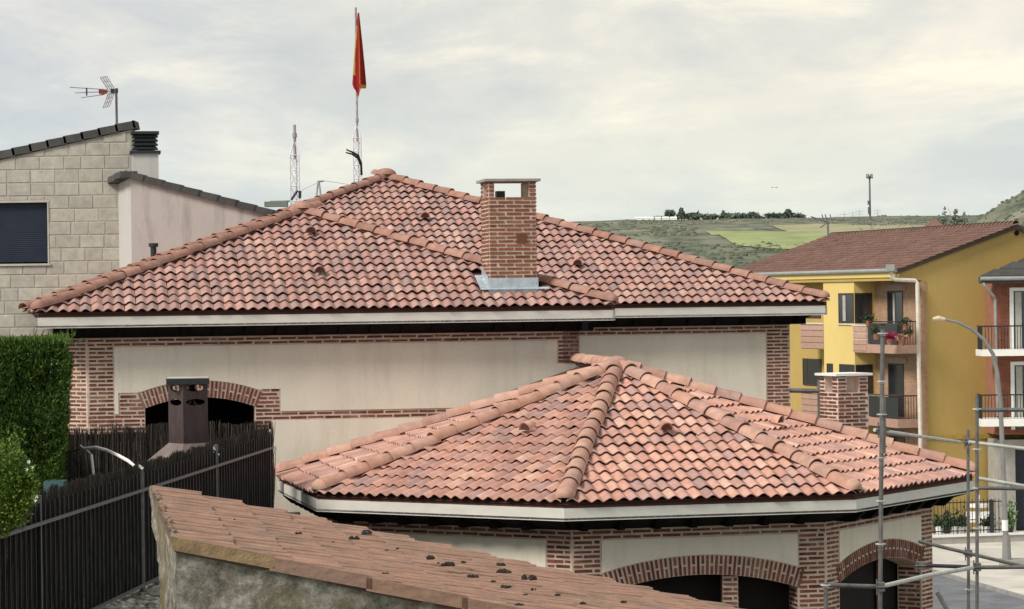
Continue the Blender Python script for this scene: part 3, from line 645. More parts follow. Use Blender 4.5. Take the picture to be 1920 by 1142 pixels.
for i in range(4):
    for s_ in (-1, 1): 
        k = (i - 1.5) * .04; g.add([cF.pt(gx + k - .01 - s_ * .04, gz - .08, .018), cF.pt(gx + k + .01 - s_ * .04, gz - .08, .018), cF.pt(gx + k + .01 + s_ * .04, gz + .08, .018 + s_ * .002), cF.pt(gx + k - .01 + s_ * .04, gz + .08, .018 + s_ * .002)], [(0, 1, 2, 3)])
VENTM = simple('brown_vent_grille', (0.16, 0.06, 0.035), .7)
cF.slab(g, gx - .085, gx + .085, gz - .085, gz + .085, .014, .02); g.build('vent_grille', VENTM, chim)
mbx = MB(); pa = c0 + u * (sp0 + .19) + n * .6; mbx.box((pa.x, pa.y, o_z0 + .05), .15, .2, .13, u); mbx.build('flue_box', IRON, chim)
# zinc flashing: upstand round the base and an apron over the tiles
fm = MB(); ztf = z_fl + .01
cF.slab(fm, -.02, CHW + .02, on_plane(960, 549, c0, n).z - .02, ztf, .02, .015)
slope = lambda p: EZ + .17 + (p - FL).dot(n) * PM
def apron(pts): 
    q = [Vector((p.x, p.y, slope(p) + .012)) for p in pts]; fm.prism(q, (0, 0, .01))
apron([c0 - u * .17 - n * .07, c0 + u * (CHW + .2) - n * .07, c0 + u * (CHW + .2) + n * .02, c0 - u * .17 + n * .02])
apron([c0 - u * .17, c0, c0 + n * CHW * .75, c0 - u * .17 + n * CHW * .75])
q = [c0 + n * (CHW * .9), c0]; fm.hexa([Vector((p.x, p.y, slope(p) - .05)) - u * .02 for p in q] + [Vector((p.x, p.y, slope(p) - .05)) for p in q[::-1]], [Vector((p.x, p.y, max(ztf, slope(p) + .12))) - u * .02 for p in q] + [Vector((p.x, p.y, max(ztf, slope(p) + .12))) for p in q[::-1]])
fm.build('flashing', ZINC, chim)
# brick budget of the whole house: largest 300 are single objects
allb = [(q_, 0, p, M) for q_, p, M in BR1.b] + [(q_ * 1.0, 1, p, M) for q_, p, M in BC.b]; allb.sort(key=lambda a: -a[0]); cut = allb[300][0] if len(allb) > 300 else 0
for B_ in (BR1, BC): B_.lim = sum(1 for q_, p, M in B_.b if q_ > cut); B_.finish()
# small black flue pipe on the left
fp = at(288, 485, 56); r = thing('flue_pipe', 'short black flue pipe poking up behind the left roof slope of the house', 'flue pipe', (fp.x, fp.y, 8))
MB().tube([(fp.x, fp.y, 8), (fp.x, fp.y, at(288, 460, 56).z)], .062, 12).build('pipe', IRON, r); MB().tube([(fp.x, fp.y, at(288, 463, 56).z), (fp.x, fp.y, at(288, 456, 56).z)], .10, 12).build('cowl', IRON, r)
# ------------------------------------------------------------------ octagonal pavilion
PO = 0.3306; OZ = CZ - 3.0826; OC = Vector((1.7197, 45.0432, OZ)); OR = 5.8146; ORT = -0.1737; WR = 5.13
ov = lambda k, R_=OR, z=OZ: Vector((OC.x + R_ * math.sin(ORT + k * math.pi / 4), OC.y - R_ * math.cos(ORT + k * math.pi / 4), z))
pav = thing('pavilion', 'octagonal brick pavilion with new terracotta tiled roof and arched openings', 'pavilion', (OC.x, OC.y, 0))
E_ = [ov(k) for k in range(8)]; AP = OC + UZ * (OR * math.cos(math.pi / 8) * PO)
dm = MB(); hip_deck(dm, [p + UZ * .05 for p in E_], AP + UZ * .05); oroof = dm.build('roof', DECK, pav)
ts = TileSet(oroof, TILE_OCT, 300)
for k in range(8):
    a, b_ = E_[k], E_[(k + 1) % 8]; md = (a + b_) / 2; inn = Vector((OC.x - md.x, OC.y - md.y, 0)).normalized(); mid = (a + b_ + AP) / 3
    tile_face(ts, a, b_, inn, PO, [hip_clip(a, AP, mid), hip_clip(b_, AP, mid)], vis=k in (0, 1, 7, 6), e=.366)
ts.finish()
for k in range(8): hip_run(oroof, E_[k], AP, RIDGE_OCT, end=.22, cap=True, rs=1.13)
apex_cap(oroof, AP + UZ * .17, RIDGE_OCT, .2)
for (x, y, k) in ((985, 812, 7), (1250, 812, 0), (1462, 798, 1)):
    a, b_ = E_[k], E_[(k + 1) % 8]; md = (a + b_) / 2; inn = Vector((OC.x - md.x, OC.y - md.y, 0)).normalized(); v_ = (inn + UZ * PO).normalized(); n_ = (b_ - a).normalized().cross(v_); n_ = n_ if n_.z > 0 else -n_
    vent(oroof, on_plane(x, y, a + UZ * .16, n_), v_, n_, TILE_OCT)
# little ridge that joins the pavilion roof to the house
ra = AP + UZ * .02; rb = on_plane(1082, 668, FL + n * (OV - .1), n); rb = Vector((rb.x, rb.y, ra.z)); 
hip_run(oroof, rb, ra, RIDGE_OCT, e=.22, lift=.10, cap=False, end=.3)
lk = MB(); sd_ = (ra - rb).normalized().cross(UZ); lk.add([ra, rb, rb - sd_ * 2 - UZ * .66, ra - sd_ * 2 - UZ * .66, rb + sd_ * 2 - UZ * .66, ra + sd_ * 2 - UZ * .66], [(0, 1, 2, 3), (0, 1, 4, 5)]); lk.build('link_roof', DECK, oroof)
BO = Bricks(BRICK, 300); zt = OZ - .185 - .20
WC = [ov(k, WR, 0) for k in range(8)]; faces = [Face(WC[k], WC[(k + 1) % 8]) for k in range(8)]; wlen = faces[0].L; QO = .45
sh, zsp = faces[0].sz(1494, 1101); hf = wlen / 2 - QO; R, zc, af = arch_fn(wlen / 2, zsp, hf, .24)
wm = MB(); pm = MB()
for k, f in enumerate(faces):
    if k in (0, 1, 7, 6, 2):
        f.slab(wm, 0, QO, 0, zt + .25, 0, .42); f.slab(wm, wlen - QO, wlen, 0, zt + .25, 0, .42); f.slab(wm, QO, wlen - QO, af, zt + .25, 0, .42, N=24)
        out = voussoirs(BO, pav, f, wlen / 2, zc, R, hf)
        courses(BO, pav, f, 0, wlen, zt - 2 * BH, zt, zt)
        courses(BO, pav, f, 0.015, QO - .01, zsp - 1.4, zt - 2 * BH - .01, zt, .5); courses(BO, pav, f, wlen - QO + .01, wlen - .015, zsp - 1.4, zt - 2 * BH - .01, zt, .5)
        pm = MB(); f.slab(pm, QO, wlen - QO, lambda a: max(out(a), zsp) + .008, zt - 2 * BH - .01, .012, .05, 36); pm.build('render_panel', PLASTER, pav)
        for a_, pq in ((wlen - QO, (-.42, 0)), (QO, (0, -.42))):
            fj = Face(f.pt(a_, 0, pq[0]), f.pt(a_, 0, pq[1])); courses(BO, pav, fj, .01, .41, zsp - 1.4, zsp - .01, zt)
    else: f.slab(wm, 0, wlen, 0, zt + .25)
wm.build('wall', MORTAR, pav)
BO.finish()
for k in range(8):
    a, b_ = E_[k], E_[(k + 1) % 8]; md = (a + b_) / 2; inn = Vector((OC.x - md.x, OC.y - md.y, 0)).normalized()
    eave(pav, a, b_, inn); soffit(pav, a, b_, inn, WC[k] + UZ * OZ, WC[(k + 1) % 8] + UZ * OZ)
    if k in (0, 1, 6, 7): rafters(pav, a, b_, inn, .62)
    eave_box(pav, a.lerp(b_, .012), a.lerp(b_, .988), inn, WC[k] + UZ * OZ, WC[(k + 1) % 8] + UZ * OZ)
# ceiling, black block standing in for interior shade, brick piers seen through the arches
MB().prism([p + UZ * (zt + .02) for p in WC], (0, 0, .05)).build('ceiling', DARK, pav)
ic = [ov(k, 4.62, 0) for k in range(8)]; MB().prism(ic, (0, 0, zt)).build('interior_shade_block', DARK, pav)
BP = Bricks(BRICK, 0)
def pier(px, Dp, wdt, ang):
    P = at(px, 1120, Dp); pu = Vector((math.cos(ang), math.sin(ang), 0)); pn = Vector((-pu.y, pu.x, 0))
    o = MB().box((P.x, P.y, zt / 2), wdt - .01, wdt - .01, zt, pu).build('pier', MORTAR, pav); c_ = Vector((P.x, P.y, 0)) - pu * wdt / 2 - pn * wdt / 2
    for f in (Face(c_, c_ + pu * wdt), Face(c_ + pn * wdt, c_), Face(c_ + pu * wdt, c_ + pu * wdt + pn * wdt)): courses(BP, o, f, 0, wdt, zsp - 1.4, zt - .1, zt)
pier(1368, 40.72, .24, ORT + .2)
BP.finish()
RW = simple('oxblood_painted_timber', (0.10, 0.018, 0.015), .6); _s, _ = faces[1].sz(1697, 1100); dp = faces[1].pt(_s - .08, 0, -.42); MB().box((dp.x, dp.y, 3), .09, .09, 6).build('door_post', RW, pav)
# ------------------------------------------------------------------ second chimney behind the pavilion
CH2 = simple('pale_pink_mortar', (0.70, 0.56, 0.48), .95, .15, 6, .3)
D2 = 50.6; P = at(1571, 760, D2); w2 = .66; a2 = .42; pu = Vector((math.cos(a2), math.sin(a2), 0)); pn = Vector((-pu.y, pu.x, 0)); z2 = at(1571, 706, D2).z; zo = at(1571, 737, D2).z
c2 = thing('brick_chimney', 'small square brick chimney with white slab top behind the pavilion roof', 'chimney', (P.x, P.y, 0))
cF2 = Face(P, P + pu * w2); cL2 = Face(P + pn * w2, P); cR2 = Face(P + pu * w2, P + (pu + pn) * w2); ce = Vector((P.x, P.y, 0)) + (pu + pn) * w2 / 2
mb = MB().box((ce.x, ce.y, zo / 2), w2 - .01, w2 - .01, zo, pu)
for a, b_ in ((.1, .1), (w2 - .1, .1), (.1, w2 - .1), (w2 - .1, w2 - .1)): q = Vector((P.x, P.y, 0)) + pu * a + pn * b_; mb.box((q.x, q.y, (zo + z2) / 2), .19, .19, z2 - zo, pu)
st = mb.build('chimney_stack', CH2, c2); B2 = Bricks(BRICK, 250)
for f in (cF2, cL2, cR2):
    courses(B2, st, f, 0, w2, zo - 22 * BH, zo, zo)
    for a, b_ in ((0, .2), (w2 - .2, w2)): courses(B2, st, f, a, b_, zo, zo + 5 * BH, zo + 5 * BH, .4)
B2.finish(); MB().box((ce.x, ce.y, z2 + .03), w2 + .13, w2 + .13, .045, pu).build('chimney_cap', WHITEP, c2)
# ------------------------------------------------------------------ stone house on the left
DS = 60.0; SX = Vector((1, 0, 0)); SY = Vector((0, 1, 0))
STONE = varied('split_stone_block', [(0.41, 0.385, 0.335), (0.45, 0.425, 0.365), (0.385, 0.36, 0.315), (0.43, 0.405, 0.35), (0.48, 0.455, 0.395)], mott=0.30, scale=4.5, bump=1.0, bscale=10, dirt=((0.33, 0.31, 0.27), 1.2, .5))
SMORT = simple('grey_mortar', (0.365, 0.345, 0.305), .95); SLATE = varied('dark_grey_roof_tile', [(0.085, 0.085, 0.082), (0.065, 0.065, 0.065), (0.10, 0.098, 0.09)], mott=.3, scale=5, bump=.3)
sl = at(-130, 700, DS); sr_ = at(252, 700, DS); fs_ = Face((sl.x, DS), (sr_.x, DS)); stn = thing('stone_house', 'pale stone block house with dark coping and a closed roller shutter', 'house', (sl.x, DS, 0))
zL = at(-130, 328, DS).z; zR = at(262, 240, DS).z; topf = lambda a: zL + (zR - zL) * a / fs_.L - .03
ws0, wz1 = fs_.sz(-40, 381); ws1, wz0 = fs_.sz(90, 494)
wm = MB(); fs_.slab(wm, 0, ws0, 0, topf, 0, 4); fs_.slab(wm, ws0, ws1, 0, wz0, 0, 4); fs_.slab(wm, ws0, ws1, wz1, topf, 0, 4); fs_.slab(wm, ws1, fs_.L, 0, topf, 0, 4); swl = wm.build('wall', SMORT, stn)
BHt, BLt = .2895, .53; r = 0
smes = []
blocks = MB(); cnt = 0
z = zR + .0 - .30
z0 = at(100, 515, DS).z   # a course line
zk = z0 - 8 * BHt
row = 0
while zk < zR:
    x = -(row % 2) * BLt / 2 - random.uniform(0, .1)
    while x < fs_.L:
        wv = BLt * random.choice((1, 1, 1, .72)); p, q = max(0, x) + .011, min(fs_.L, x + wv) - .011; za, zb = zk + .011, zk + BHt - .011
        x += wv
        p += random.uniform(-.004, .006); q += random.uniform(-.006, .004)
        if q - p < .08: continue
        def clipx(p, q, za, zb):
            if zb <= wz0 or za >= wz1 or q <= ws0 or p >= ws1: return [(p, q, za, zb)]
            o = []
            if p < ws0: o.append((p, ws0, za, zb))
            if q > ws1: o.append((ws1 + .03, q, za, zb))
            if za < wz0 - .02: o.append((p, q, za, wz0 - .05))
            if zb > wz1 + .05: o.append((p, q, wz1 + .05, zb))
            return o
        for (p_, q_, a_, b_) in clipx(p, q, za, zb):
            if q_ - p_ < .05 or b_ - a_ < .03: continue
            t0, t1 = topf(p_) - .005, topf(q_) - .005
            if a_ > min(t0, t1) - .02: 
                if a_ > max(t0, t1) - .04: continue
            zt0, zt1 = min(b_, t0), min(b_, t1); o_ = random.uniform(.006, .013)
            if zt0 - a_ < .005: zt0 = a_ + .005
            m_ = MB(); b0 = [fs_.pt(p_, a_, 0), fs_.pt(q_, a_, 0), fs_.pt(q_, zt1, 0), fs_.pt(p_, zt0, 0)]; i_ = .009
            f0 = [fs_.pt(p_ + i_, a_ + i_, o_), fs_.pt(q_ - i_, a_ + i_, o_), fs_.pt(q_ - i_, max(a_ + i_ + .002, zt1 - i_), o_), fs_.pt(p_ + i_, max(a_ + i_ + .002, zt0 - i_), o_)]
            m_.hexa(b0, f0); m_.build('stone_block', STONE, swl); cnt += 1
    zk += BHt; row += 1
SHUT = simple('navy_roller_shutter', (0.012, 0.02, 0.04), .5, .2, 3, spec=.4)
for k in range(30):
    zz_ = wz0 + .04 + k * (wz1 - wz0 - .05) / 30
    if k == 0: shp = thing  # keep name
    m_ = MB(); fs_.slab(m_, ws0 + .02, ws1 - .02, zz_, zz_ + (wz1 - wz0 - .05) / 30 - .006, -.10, .02); m_.build('shutter_slat', SHUT, stn)
m_ = MB(); fs_.slab(m_, ws0, ws1, wz0, wz1, -.125, .05); m_.build('shutter_backing', DARK, stn)
TRIM = simple('pale_window_trim', (0.46, 0.44, 0.38), .8); m_ = MB(); fs_.slab(m_, ws0 - .05, ws1 + .06, wz0 - .045, wz0, .05, .2); m_.build('window_sill', TRIM, stn)
m_ = MB(); fs_.slab(m_, ws0 - .05, ws1 + .05, wz1, wz1 + .05, .022, .06); fs_.slab(m_, ws1, ws1 + .03, wz0 + .003, wz1 - .002, .02, .15); m_.build('window_frame', TRIM, stn)
def coping(par, A, B, w, h, step, name='coping_tile'):
    dd = (B - A).normalized(); Ln = (B - A).length; k = 0; dh = Vector((dd.x, dd.y, 0)).normalized(); sd = Vector((dh.y, -dh.x, 0)); up = sd.cross(dd); up = up if up.z > 0 else -up
    while k * step < Ln:
        p, q = A + dd * (k * step - .02), A + dd * min(Ln, (k + 1) * step + .03)
        # raised lower edge overlapping the tile below
        lo, hi = (0.0, .022) if dd.z < 0 else (.022, 0.0)
        if dd.z < 0: lo, hi = lo - .03, hi - .03
        m_ = MB(); m_.hexa([p - sd * w / 2 + up * (lo - .0), q - sd * w / 2 + up * (hi), q + sd * w / 2 + up * hi, p + sd * w / 2 + up * lo], [p - sd * w / 2 + up * (h + lo), q - sd * w / 2 + up * (h + hi), q + sd * w / 2 + up * (h + hi), p + sd * w / 2 + up * (h + lo)]); m_.build(name, SLATE, par); k += 1
A = fs_.pt(0, topf(0), -.25); B = fs_.pt(fs_.L + .12, topf(fs_.L + .12), -.25); coping(stn, A, B, .62, .17, .39)
# rear mono-pitch roof behind the coping
MB().add([A + SY * .3 - UZ * .1, B + SY * .3 - UZ * .1 - SX * .6, B + SY * 1.2 - UZ * .1 - SX * .8, A + SY * 1.2 - UZ * .1], [(0, 1, 2, 3)]).build('roof', SLATE, stn)
# rendered wing in front
DW = 57.0; PK = plaster_mat('pinkish_render', (0.47, 0.425, 0.395), (0.19, 0.175, 0.16), .65); PG = plaster_mat('grey_white_render', (0.52, 0.51, 0.48), (0.30, 0.29, 0.27), .35)
w0 = at(247, 500, DW); a_ = at(247, 333, DW).z; b_ = at(505, 403, DW); wfr = Face((w0.x, DW), (b_.x + 2, DW + .2)); dzz = (b_.z - a_) / (b_.x - w0.x)
wing = thing('rendered_wing', 'pinkish rendered wall with grey streaks under sloping dark coping, left of the house roof', 'house', (w0.x, DW, 0))
tf = lambda a: a_ + dzz * a
wm = MB(); wfr.slab(wm, 0, wfr.L, 0, tf, 0, .3); wm.build('wall', PK, wing)
wl = Vector((at(213, 500, 61.5).x, 61.5, 0)); wle = Face(wl, w0); wm = MB(); wle.slab(wm, 0, wle.L - .002, 0, a_, 0, .25); wm.build('return_wall', PG, wing)  # left-facing return given a paler render, its brighter light set in colour
coping(wing, wfr.pt(-.12, tf(-.12), -.12), wfr.pt(wfr.L, tf(wfr.L), -.12), .42, .14, .40)
coping(wing, Vector((wl.x - .05, wl.y, a_ + .0)), Vector((w0.x - .02, w0.y - .1, a_ + .0)), .36, .13, 1.6)
# rendered chimney with black louvred cowl
cp = at(272, 300, 59.0); ch = thing('cowl_chimney', 'grey rendered chimney stub with black louvred cowl beside the stone gable', 'chimney', (cp.x, 59, 0)); pz = at(272, 289, 59).z
cw = .56; ca = .16; cu_ = Vector((math.cos(ca), math.sin(ca), 0)); MB().box((cp.x, 59, pz / 2 + 4), cw, cw, pz - 8, cu_).build('chimney_stack', PG, ch)
MB().box((cp.x, 59, pz + .03), cw + .10, cw + .10, .06, cu_).build('base_plate', IRON, ch)
zt_ = at(272, 250, 59).z; nl = 4; hh = (zt_ - pz - .1) / nl
for k in range(nl):
    zc_ = pz + .1 + k * hh; m_ = MB(); b0 = []; b1 = []; v_ = Vector((-cu_.y, cu_.x, 0))
    for dx, dy in ((-1, -1), (1, -1), (1, 1), (-1, 1)): b0.append(Vector((cp.x, 59, zc_)) + (cu_ * dx + v_ * dy) * (cw / 2 + .0)); b1.append(Vector((cp.x, 59, zc_ + hh * .72)) + (cu_ * dx + v_ * dy) * (cw / 2 - .06))
    m_.hexa(b0, b1); m_.build('cowl_louvre', IRON, ch)
MB().box((cp.x, 59, zt_), cw + .04, cw + .04, .06, cu_).box((cp.x, 59, (pz + zt_) / 2), cw - .2, cw - .2, zt_ - pz, cu_).build('cowl_top', IRON, ch)
# TV aerial
ta = at(219, 240, DS + .4); tt = at(218, 166, DS); an = thing('tv_aerial', 'television aerial with V shaped reflector on a thin mast above the stone gable', 'aerial', tuple(ta))
MAST = simple('pinkish_mast_steel', (0.33, 0.27, 0.29), .5, metal=.3); ALU = simple('dull_aluminium', (0.40, 0.40, 0.42), .5, metal=.5); REDP = simple('red_plastic', (0.20, 0.03, 0.025), .5)
MB().tube([ta - UZ * .3, tt], .028, 8).build('mast', MAST, an)
pp = lambda x, y, dd=0.0: at(x, y, DS + dd)
m_ = MB()
for (x0, y0, x1, y1) in ((131, 163.5, 195, 167.5), (141, 174, 190, 172), (152, 183, 196, 177)): m_.tube([pp(x0, y0), pp(x1, y1)], .013, 5)
m_.tube([pp(190, 172), pp(219, 171)], .02, 5); m_.build('boom', ALU, an)
for (xa, ya, xb, yb, sx_, sy_) in ((188, 145, 204, 171, 12, -2), (193, 202, 203, 176, 12, -3)):
    m_ = MB()
    for k in range(4): m_.tube([pp(xa + sx_ * k / 3, ya + sy_ * k / 3, .0), pp(xb + sx_ * k / 3, yb + sy_ * k / 3, .0)], .011, 4)
    for f_ in (0, .33, .66, 1): X0, Y0 = xa + (xb - xa) * f_, ya + (yb - ya) * f_; m_.tube([pp(X0, Y0), pp(X0 + sx_, Y0 + sy_)], .008, 4)
    m_.build('reflector', ALU, an)
q0 = pp(193, 172); MB().box(tuple(q0), .17, .12, .09).build('dipole_box', REDP, an); MB().box(tuple(pp(162.5, 172)), .03, .03, .17).build('spacer', simple('violet_plastic', (.06, .03, .12)), an); MB().box(tuple(pp(211, 171)), .07, .09, .10).box(tuple(pp(219, 170)), .05, .07, .10).build('clamp', IRON, an)
# ------------------------------------------------------------------ lattice masts
RUSTY = simple('weathered_mast_steel', (0.36, 0.32, 0.35), .55, .3, 6, metal=.3); LAT = simple('painted_lattice', (0.72, 0.71, 0.76), .55, .15, 6, metal=.0)
def lattice(px, y_tube, y_cone, y_lat, y_bot, wpx, D, nm, label, cat, rt):
    P = at(px, y_lat, D); hw = wpx / 2 / F * D; zb = at(px, y_bot, D).z - 2.2; zl = P.z; zc = at(px, y_cone, D).z; zt = at(px, y_tube, D).z
    o = thing(nm, label, cat, (P.x, D, zb)); tri = [Vector((math.cos(a) * hw * 1.12, math.sin(a) * hw * 1.12, 0)) for a in (math.radians(200), math.radians(325), math.radians(80))]; c = Vector((P.x, D, 0))
    for t_ in tri: MB().tube([c + t_ + UZ * zb, c + t_ + UZ * zl, c + t_ * .2 + UZ * zc], .016, 6).build('mast_leg', LAT, o)
    m_ = MB(); k = zl; h_ = hw * 3.4; i = 0
    while k > zb:
        for j in range(3):
            a, b_ = tri[j], tri[(j + 1) % 3]; m_.tube([c + a + UZ * k, c + b_ + UZ * k], .009, 4, False)
            m_.tube([c + a + UZ * k, c + b_ + UZ * (k - h_)], .007, 4, False); m_.tube([c + b_ + UZ * k, c + a + UZ * (k - h_)], .007, 4, False)
        k -= h_
    m_.build('bracing', LAT, o); MB().tube([c + UZ * (zl - .1), c + UZ * zt], rt, 10).build('pole', RUSTY, o)
    MB().tube([c + UZ * (zc + .1), c + UZ * (zc + .2)], rt * 1.5, 8).build('collar', RUSTY, o)
    return o, c
lattice(553, 234, 266, 291, 372, 17, 63, 'lattice_mast', 'empty lattice mast with a short tube on top, left of the flag', 'mast', .035)
fo, fc_ = lattice(670, 14, 237, 259, 330, 15, 66, 'lattice_mast', 'lattice mast with a tall thin pole flying the hanging flag', 'mast', .026)
DFL = 66
FLG = MB()
def flag_mesh():
    # hanging cloth: pleats round the pole, front outline follows how it falls
    L_ = [(670.5, 24), (666, 75), (663, 120), (660.5, 158), (671, 181)]; R_ = [(673.5, 24), (679, 75), (684, 125), (687, 160), (672, 183)]
    m_, nt_, b__ = mat('red_and_yellow_flag_cloth', .8, .2); t_ = NT(nt_)
    uvn = nt_.nodes.new('ShaderNodeAttribute'); uvn.attribute_name = 'band'; 
    c_ = t_.ramp(uvn.outputs['Fac'], [(0.0, (0.26, 0.012, 0.014)), (0.30, (0.26, 0.012, 0.012)), (0.31, (0.38, 0.22, 0.035)), (0.69, (0.38, 0.22, 0.035)), (0.70, (0.20, 0.008, 0.006)), (1.0, (0.20, 0.008, 0.006))]); t_.l.new(c_, b__.inputs['Base Color'])
    NXX, NY = 40, 30; vs, fs, band = [], [], []
    for j in range(NY + 1):
        v_ = j / NY
        for i in range(NXX + 1):
            ph = 2 * math.pi * i / NXX; sx_ = -math.cos(ph); front = math.sin(ph) > 0
            yb_ = 183 if sx_ < .15 else 166; yy = 24 + v_ * (yb_ - 24) + (v_ ** 6) * (-22 * max(0, -sx_ - .2) if sx_ < .15 else 0)
            wl_, wr_ = np.interp(yy, [24, 75, 120, 158, 176, 183], [670.4, 666, 663, 660.5, 667, 671]), np.interp(yy, [24, 75, 125, 160, 166, 183], [673.5, 679, 684, 687, 686, 673])
            x = (wl_ + wr_) / 2 + (wr_ - wl_) / 2 * sx_; dep = -math.sin(ph) * (.04 + .11 * v_) + .035 * math.sin(5 * ph + 2) * v_
            vs.append(tuple(at(x, yy, DFL + dep)))
            edge_ = -.66 + .10 * math.sin(v_ * 9) + .25 * abs(v_ - .45)
            yel = (sx_ < edge_ and .14 < v_ < .74) or (sx_ > .2 and v_ > .95) 
            band.append(.5 if yel else (.9 if sx_ > 0 else .1))
    for j in range(NY):
        for i in range(NXX): a = j * (NXX + 1) + i; fs.append((a, a + 1, a + NXX + 2, a + NXX + 1))
    me = mesh('flag', vs, fs, m_, True, 80); at_ = me.attributes.new('band', 'FLOAT', 'POINT'); at_.data.foreach_set('value', [max(0, min(1, x)) for x in band]); return me
fl = thing('flag', 'limp red and yellow flag hanging furled from the tall pole', 'flag', tuple(at(671, 100, DFL))); link('flag_cloth', flag_mesh(), fl)
CAB = simple('black_cable', (.03, .03, .025), .6); cb = thing('cable_tail', 'black and yellow cable ends curling out of the lattice below the flag', 'cable', tuple(at(675, 320, 65.5)))
for (dx, dy) in ((0, 0), (-1.5, 5)): MB().tube([at(678 + dx * .3, 328, 65.6), at(677, 305 + dy, 65.5), at(671, 291 + dy, 65.4), at(660, 285 + dy * .8, 65.3), at(650 + dx, 281 + dy, 65.2)], [.03, .03, .028, .022, .016], 6).build('cable', CAB, cb)
MB().tube([at(655, 283, 65.25), at(649, 280, 65.2)], .018, 6).build('cable_end', simple('yellow_plastic', (.5, .42, .12)), cb)
br = thing('mast_bracket', 'small dark iron bracket at the foot of the empty lattice mast', 'bracket', tuple(at(555, 372, 60))); MB().tube([at(546, 375, 61), at(558, 357, 61)], .03, 5).tube([at(562, 372, 61), at(562.5, 358, 61)], .035, 5).build('strut', IRON, br)
py = thing('power_pylon', 'small distant pylon with wires between the two lattice masts', 'pylon', (*at(597, 360, 420).xy, 0)); m_ = MB()
for dx in (-3, 3): m_.tube([Vector((at(597 + dx * 1.8, 375, 420).x, 420, hz(-30, 420) - 1)), at(597 + dx * 1.6, 375, 420), at(597 + dx * .3, 340, 420)], .16, 4)
m_.tube([at(595, 340, 420), at(607, 339, 420)], .18, 4); m_.build('pylon_leg', PY, py)
m_ = MB(); m_.tube([at(607, 339, 420), at(630, 342, 420), at(670, 349, 420)], .05, 3).tube([at(595, 343, 420), at(575, 352, 420), at(560, 361, 420)], .05, 3); m_.build('wire', PY, py)
tk = at(518, 383, 90); t_ = thing('roof_tank', 'small grey rooftop box with a pipe seen over the left hip of the house', 'roof box', tuple(tk)); MB().box(tuple(tk), .75, .5, .17).tube([at(506, 378, 90), at(545, 377, 90)], .03, 6).build('box_body', simple('grey_green_plastic', (.18, .2, .17)), t_)
# ------------------------------------------------------------------ garden terrace, hedge, shrub, screens, fence
TERR = simple('terrace_earth', (0.20, 0.18, 0.15), .95, .3, 4, .6); TZ = CZ - 3.62
FP = [(-40, 27.2, 0), (65, 28.9, 0), (265, 33.8, 0), (405, 38.6, 0), (508, 43.0, 0)]
fline = [Vector((at(x, 900, D).x, D, 0)) for x, D, _ in FP]; fdir = (fline[4] - fline[2]).normalized(); fline = [fline[2] + fdir * ((p - fline[2]).dot(fdir)) for p in fline]
tp = [Vector((-30, 18, 0)), fline[0] + Vector((3.2, -3, 0)), fline[4] + Vector((.5, 0, 0)), fline[4] + Vector((.2, 3.2, 0)), Vector((-14, 46.2, 0)), Vector((-30, 46, 0))]
MB().prism(tp, (0, 0, TZ)).build('terrace', TERR, kind='structure')
GRV = varied('rubble_stone', [(0.40, 0.38, 0.33), (0.22, 0.20, 0.17), (0.55, 0.52, 0.46), (0.12, 0.11, 0.10)], mott=.3, scale=20)
m_ = MB()
for k in range(2600):
    p = fline[1].lerp(fline[3], random.random()) + Vector((fdir.y, -fdir.x, 0)) * random.uniform(-.1, 2.2); s_ = random.uniform(.015, .055); 
    m_.add([(p.x + (a * s_ * 1.5), p.y + b_ * s_, TZ + c_ * s_ * .8 + .0) for a, b_, c_ in [(x + random.uniform(-.25, .25), y + random.uniform(-.2, .2), z + random.uniform(-.2, .2)) for x, y, z in ico]], icf)
m_.build('rubble', GRV, kind='stuff')
FZ0, FZ1 = CZ - 3.60, CZ - 2.085
fence = thing('iron_fence', 'black iron railing fence backed with dark heather brushwood', 'fence', tuple(fline[0] + UZ * TZ))
FIR = simple('bluish_black_iron', (0.012, 0.014, 0.016), .4, .3, 20, metal=.3, spec=.5); RAIL = simple('worn_grey_rail', (0.12, 0.125, 0.125), .5, .3, 15, metal=.3)
fn = Vector((fdir.y, -fdir.x, 0))                    # towards the camera side
LF = (fline[4] - fline[0]).length
for p in fline: MB().tube([p + UZ * (FZ0 - .3), p + UZ * (FZ1 + .03)], .03, 8).build('post', RAIL, fence)
for z_ in (FZ0 + .08, FZ1 - .26): MB().box((fline[0] + fline[4]) / 2 + UZ * z_ + fn * .045, LF, .03, .035, fdir).build('rail', RAIL, fence)
pme = mesh('picket', MB().box((0, 0, (FZ1 - FZ0) / 2), .026, .026, FZ1 - FZ0 - .10).v, MB().box((0, 0, 1), .018, .018, 1).f, FIR)
k = .06
while k < LF: p = fline[0] + fdir * k + fn * .02; link('picket', pme, fence, Matrix.Translation(Vector((p.x, p.y, FZ0)))); k += .20
HEATH = varied('heather_brushwood', [(0.026, 0.023, 0.020), (0.060, 0.050, 0.042), (0.012, 0.011, 0.011), (0.12, 0.10, 0.08), (0.020, 0.018, 0.018)], mott=.5, scale=25, bump=0)
HB = simple('heather_backing', (0.010, 0.009, 0.009), .95)
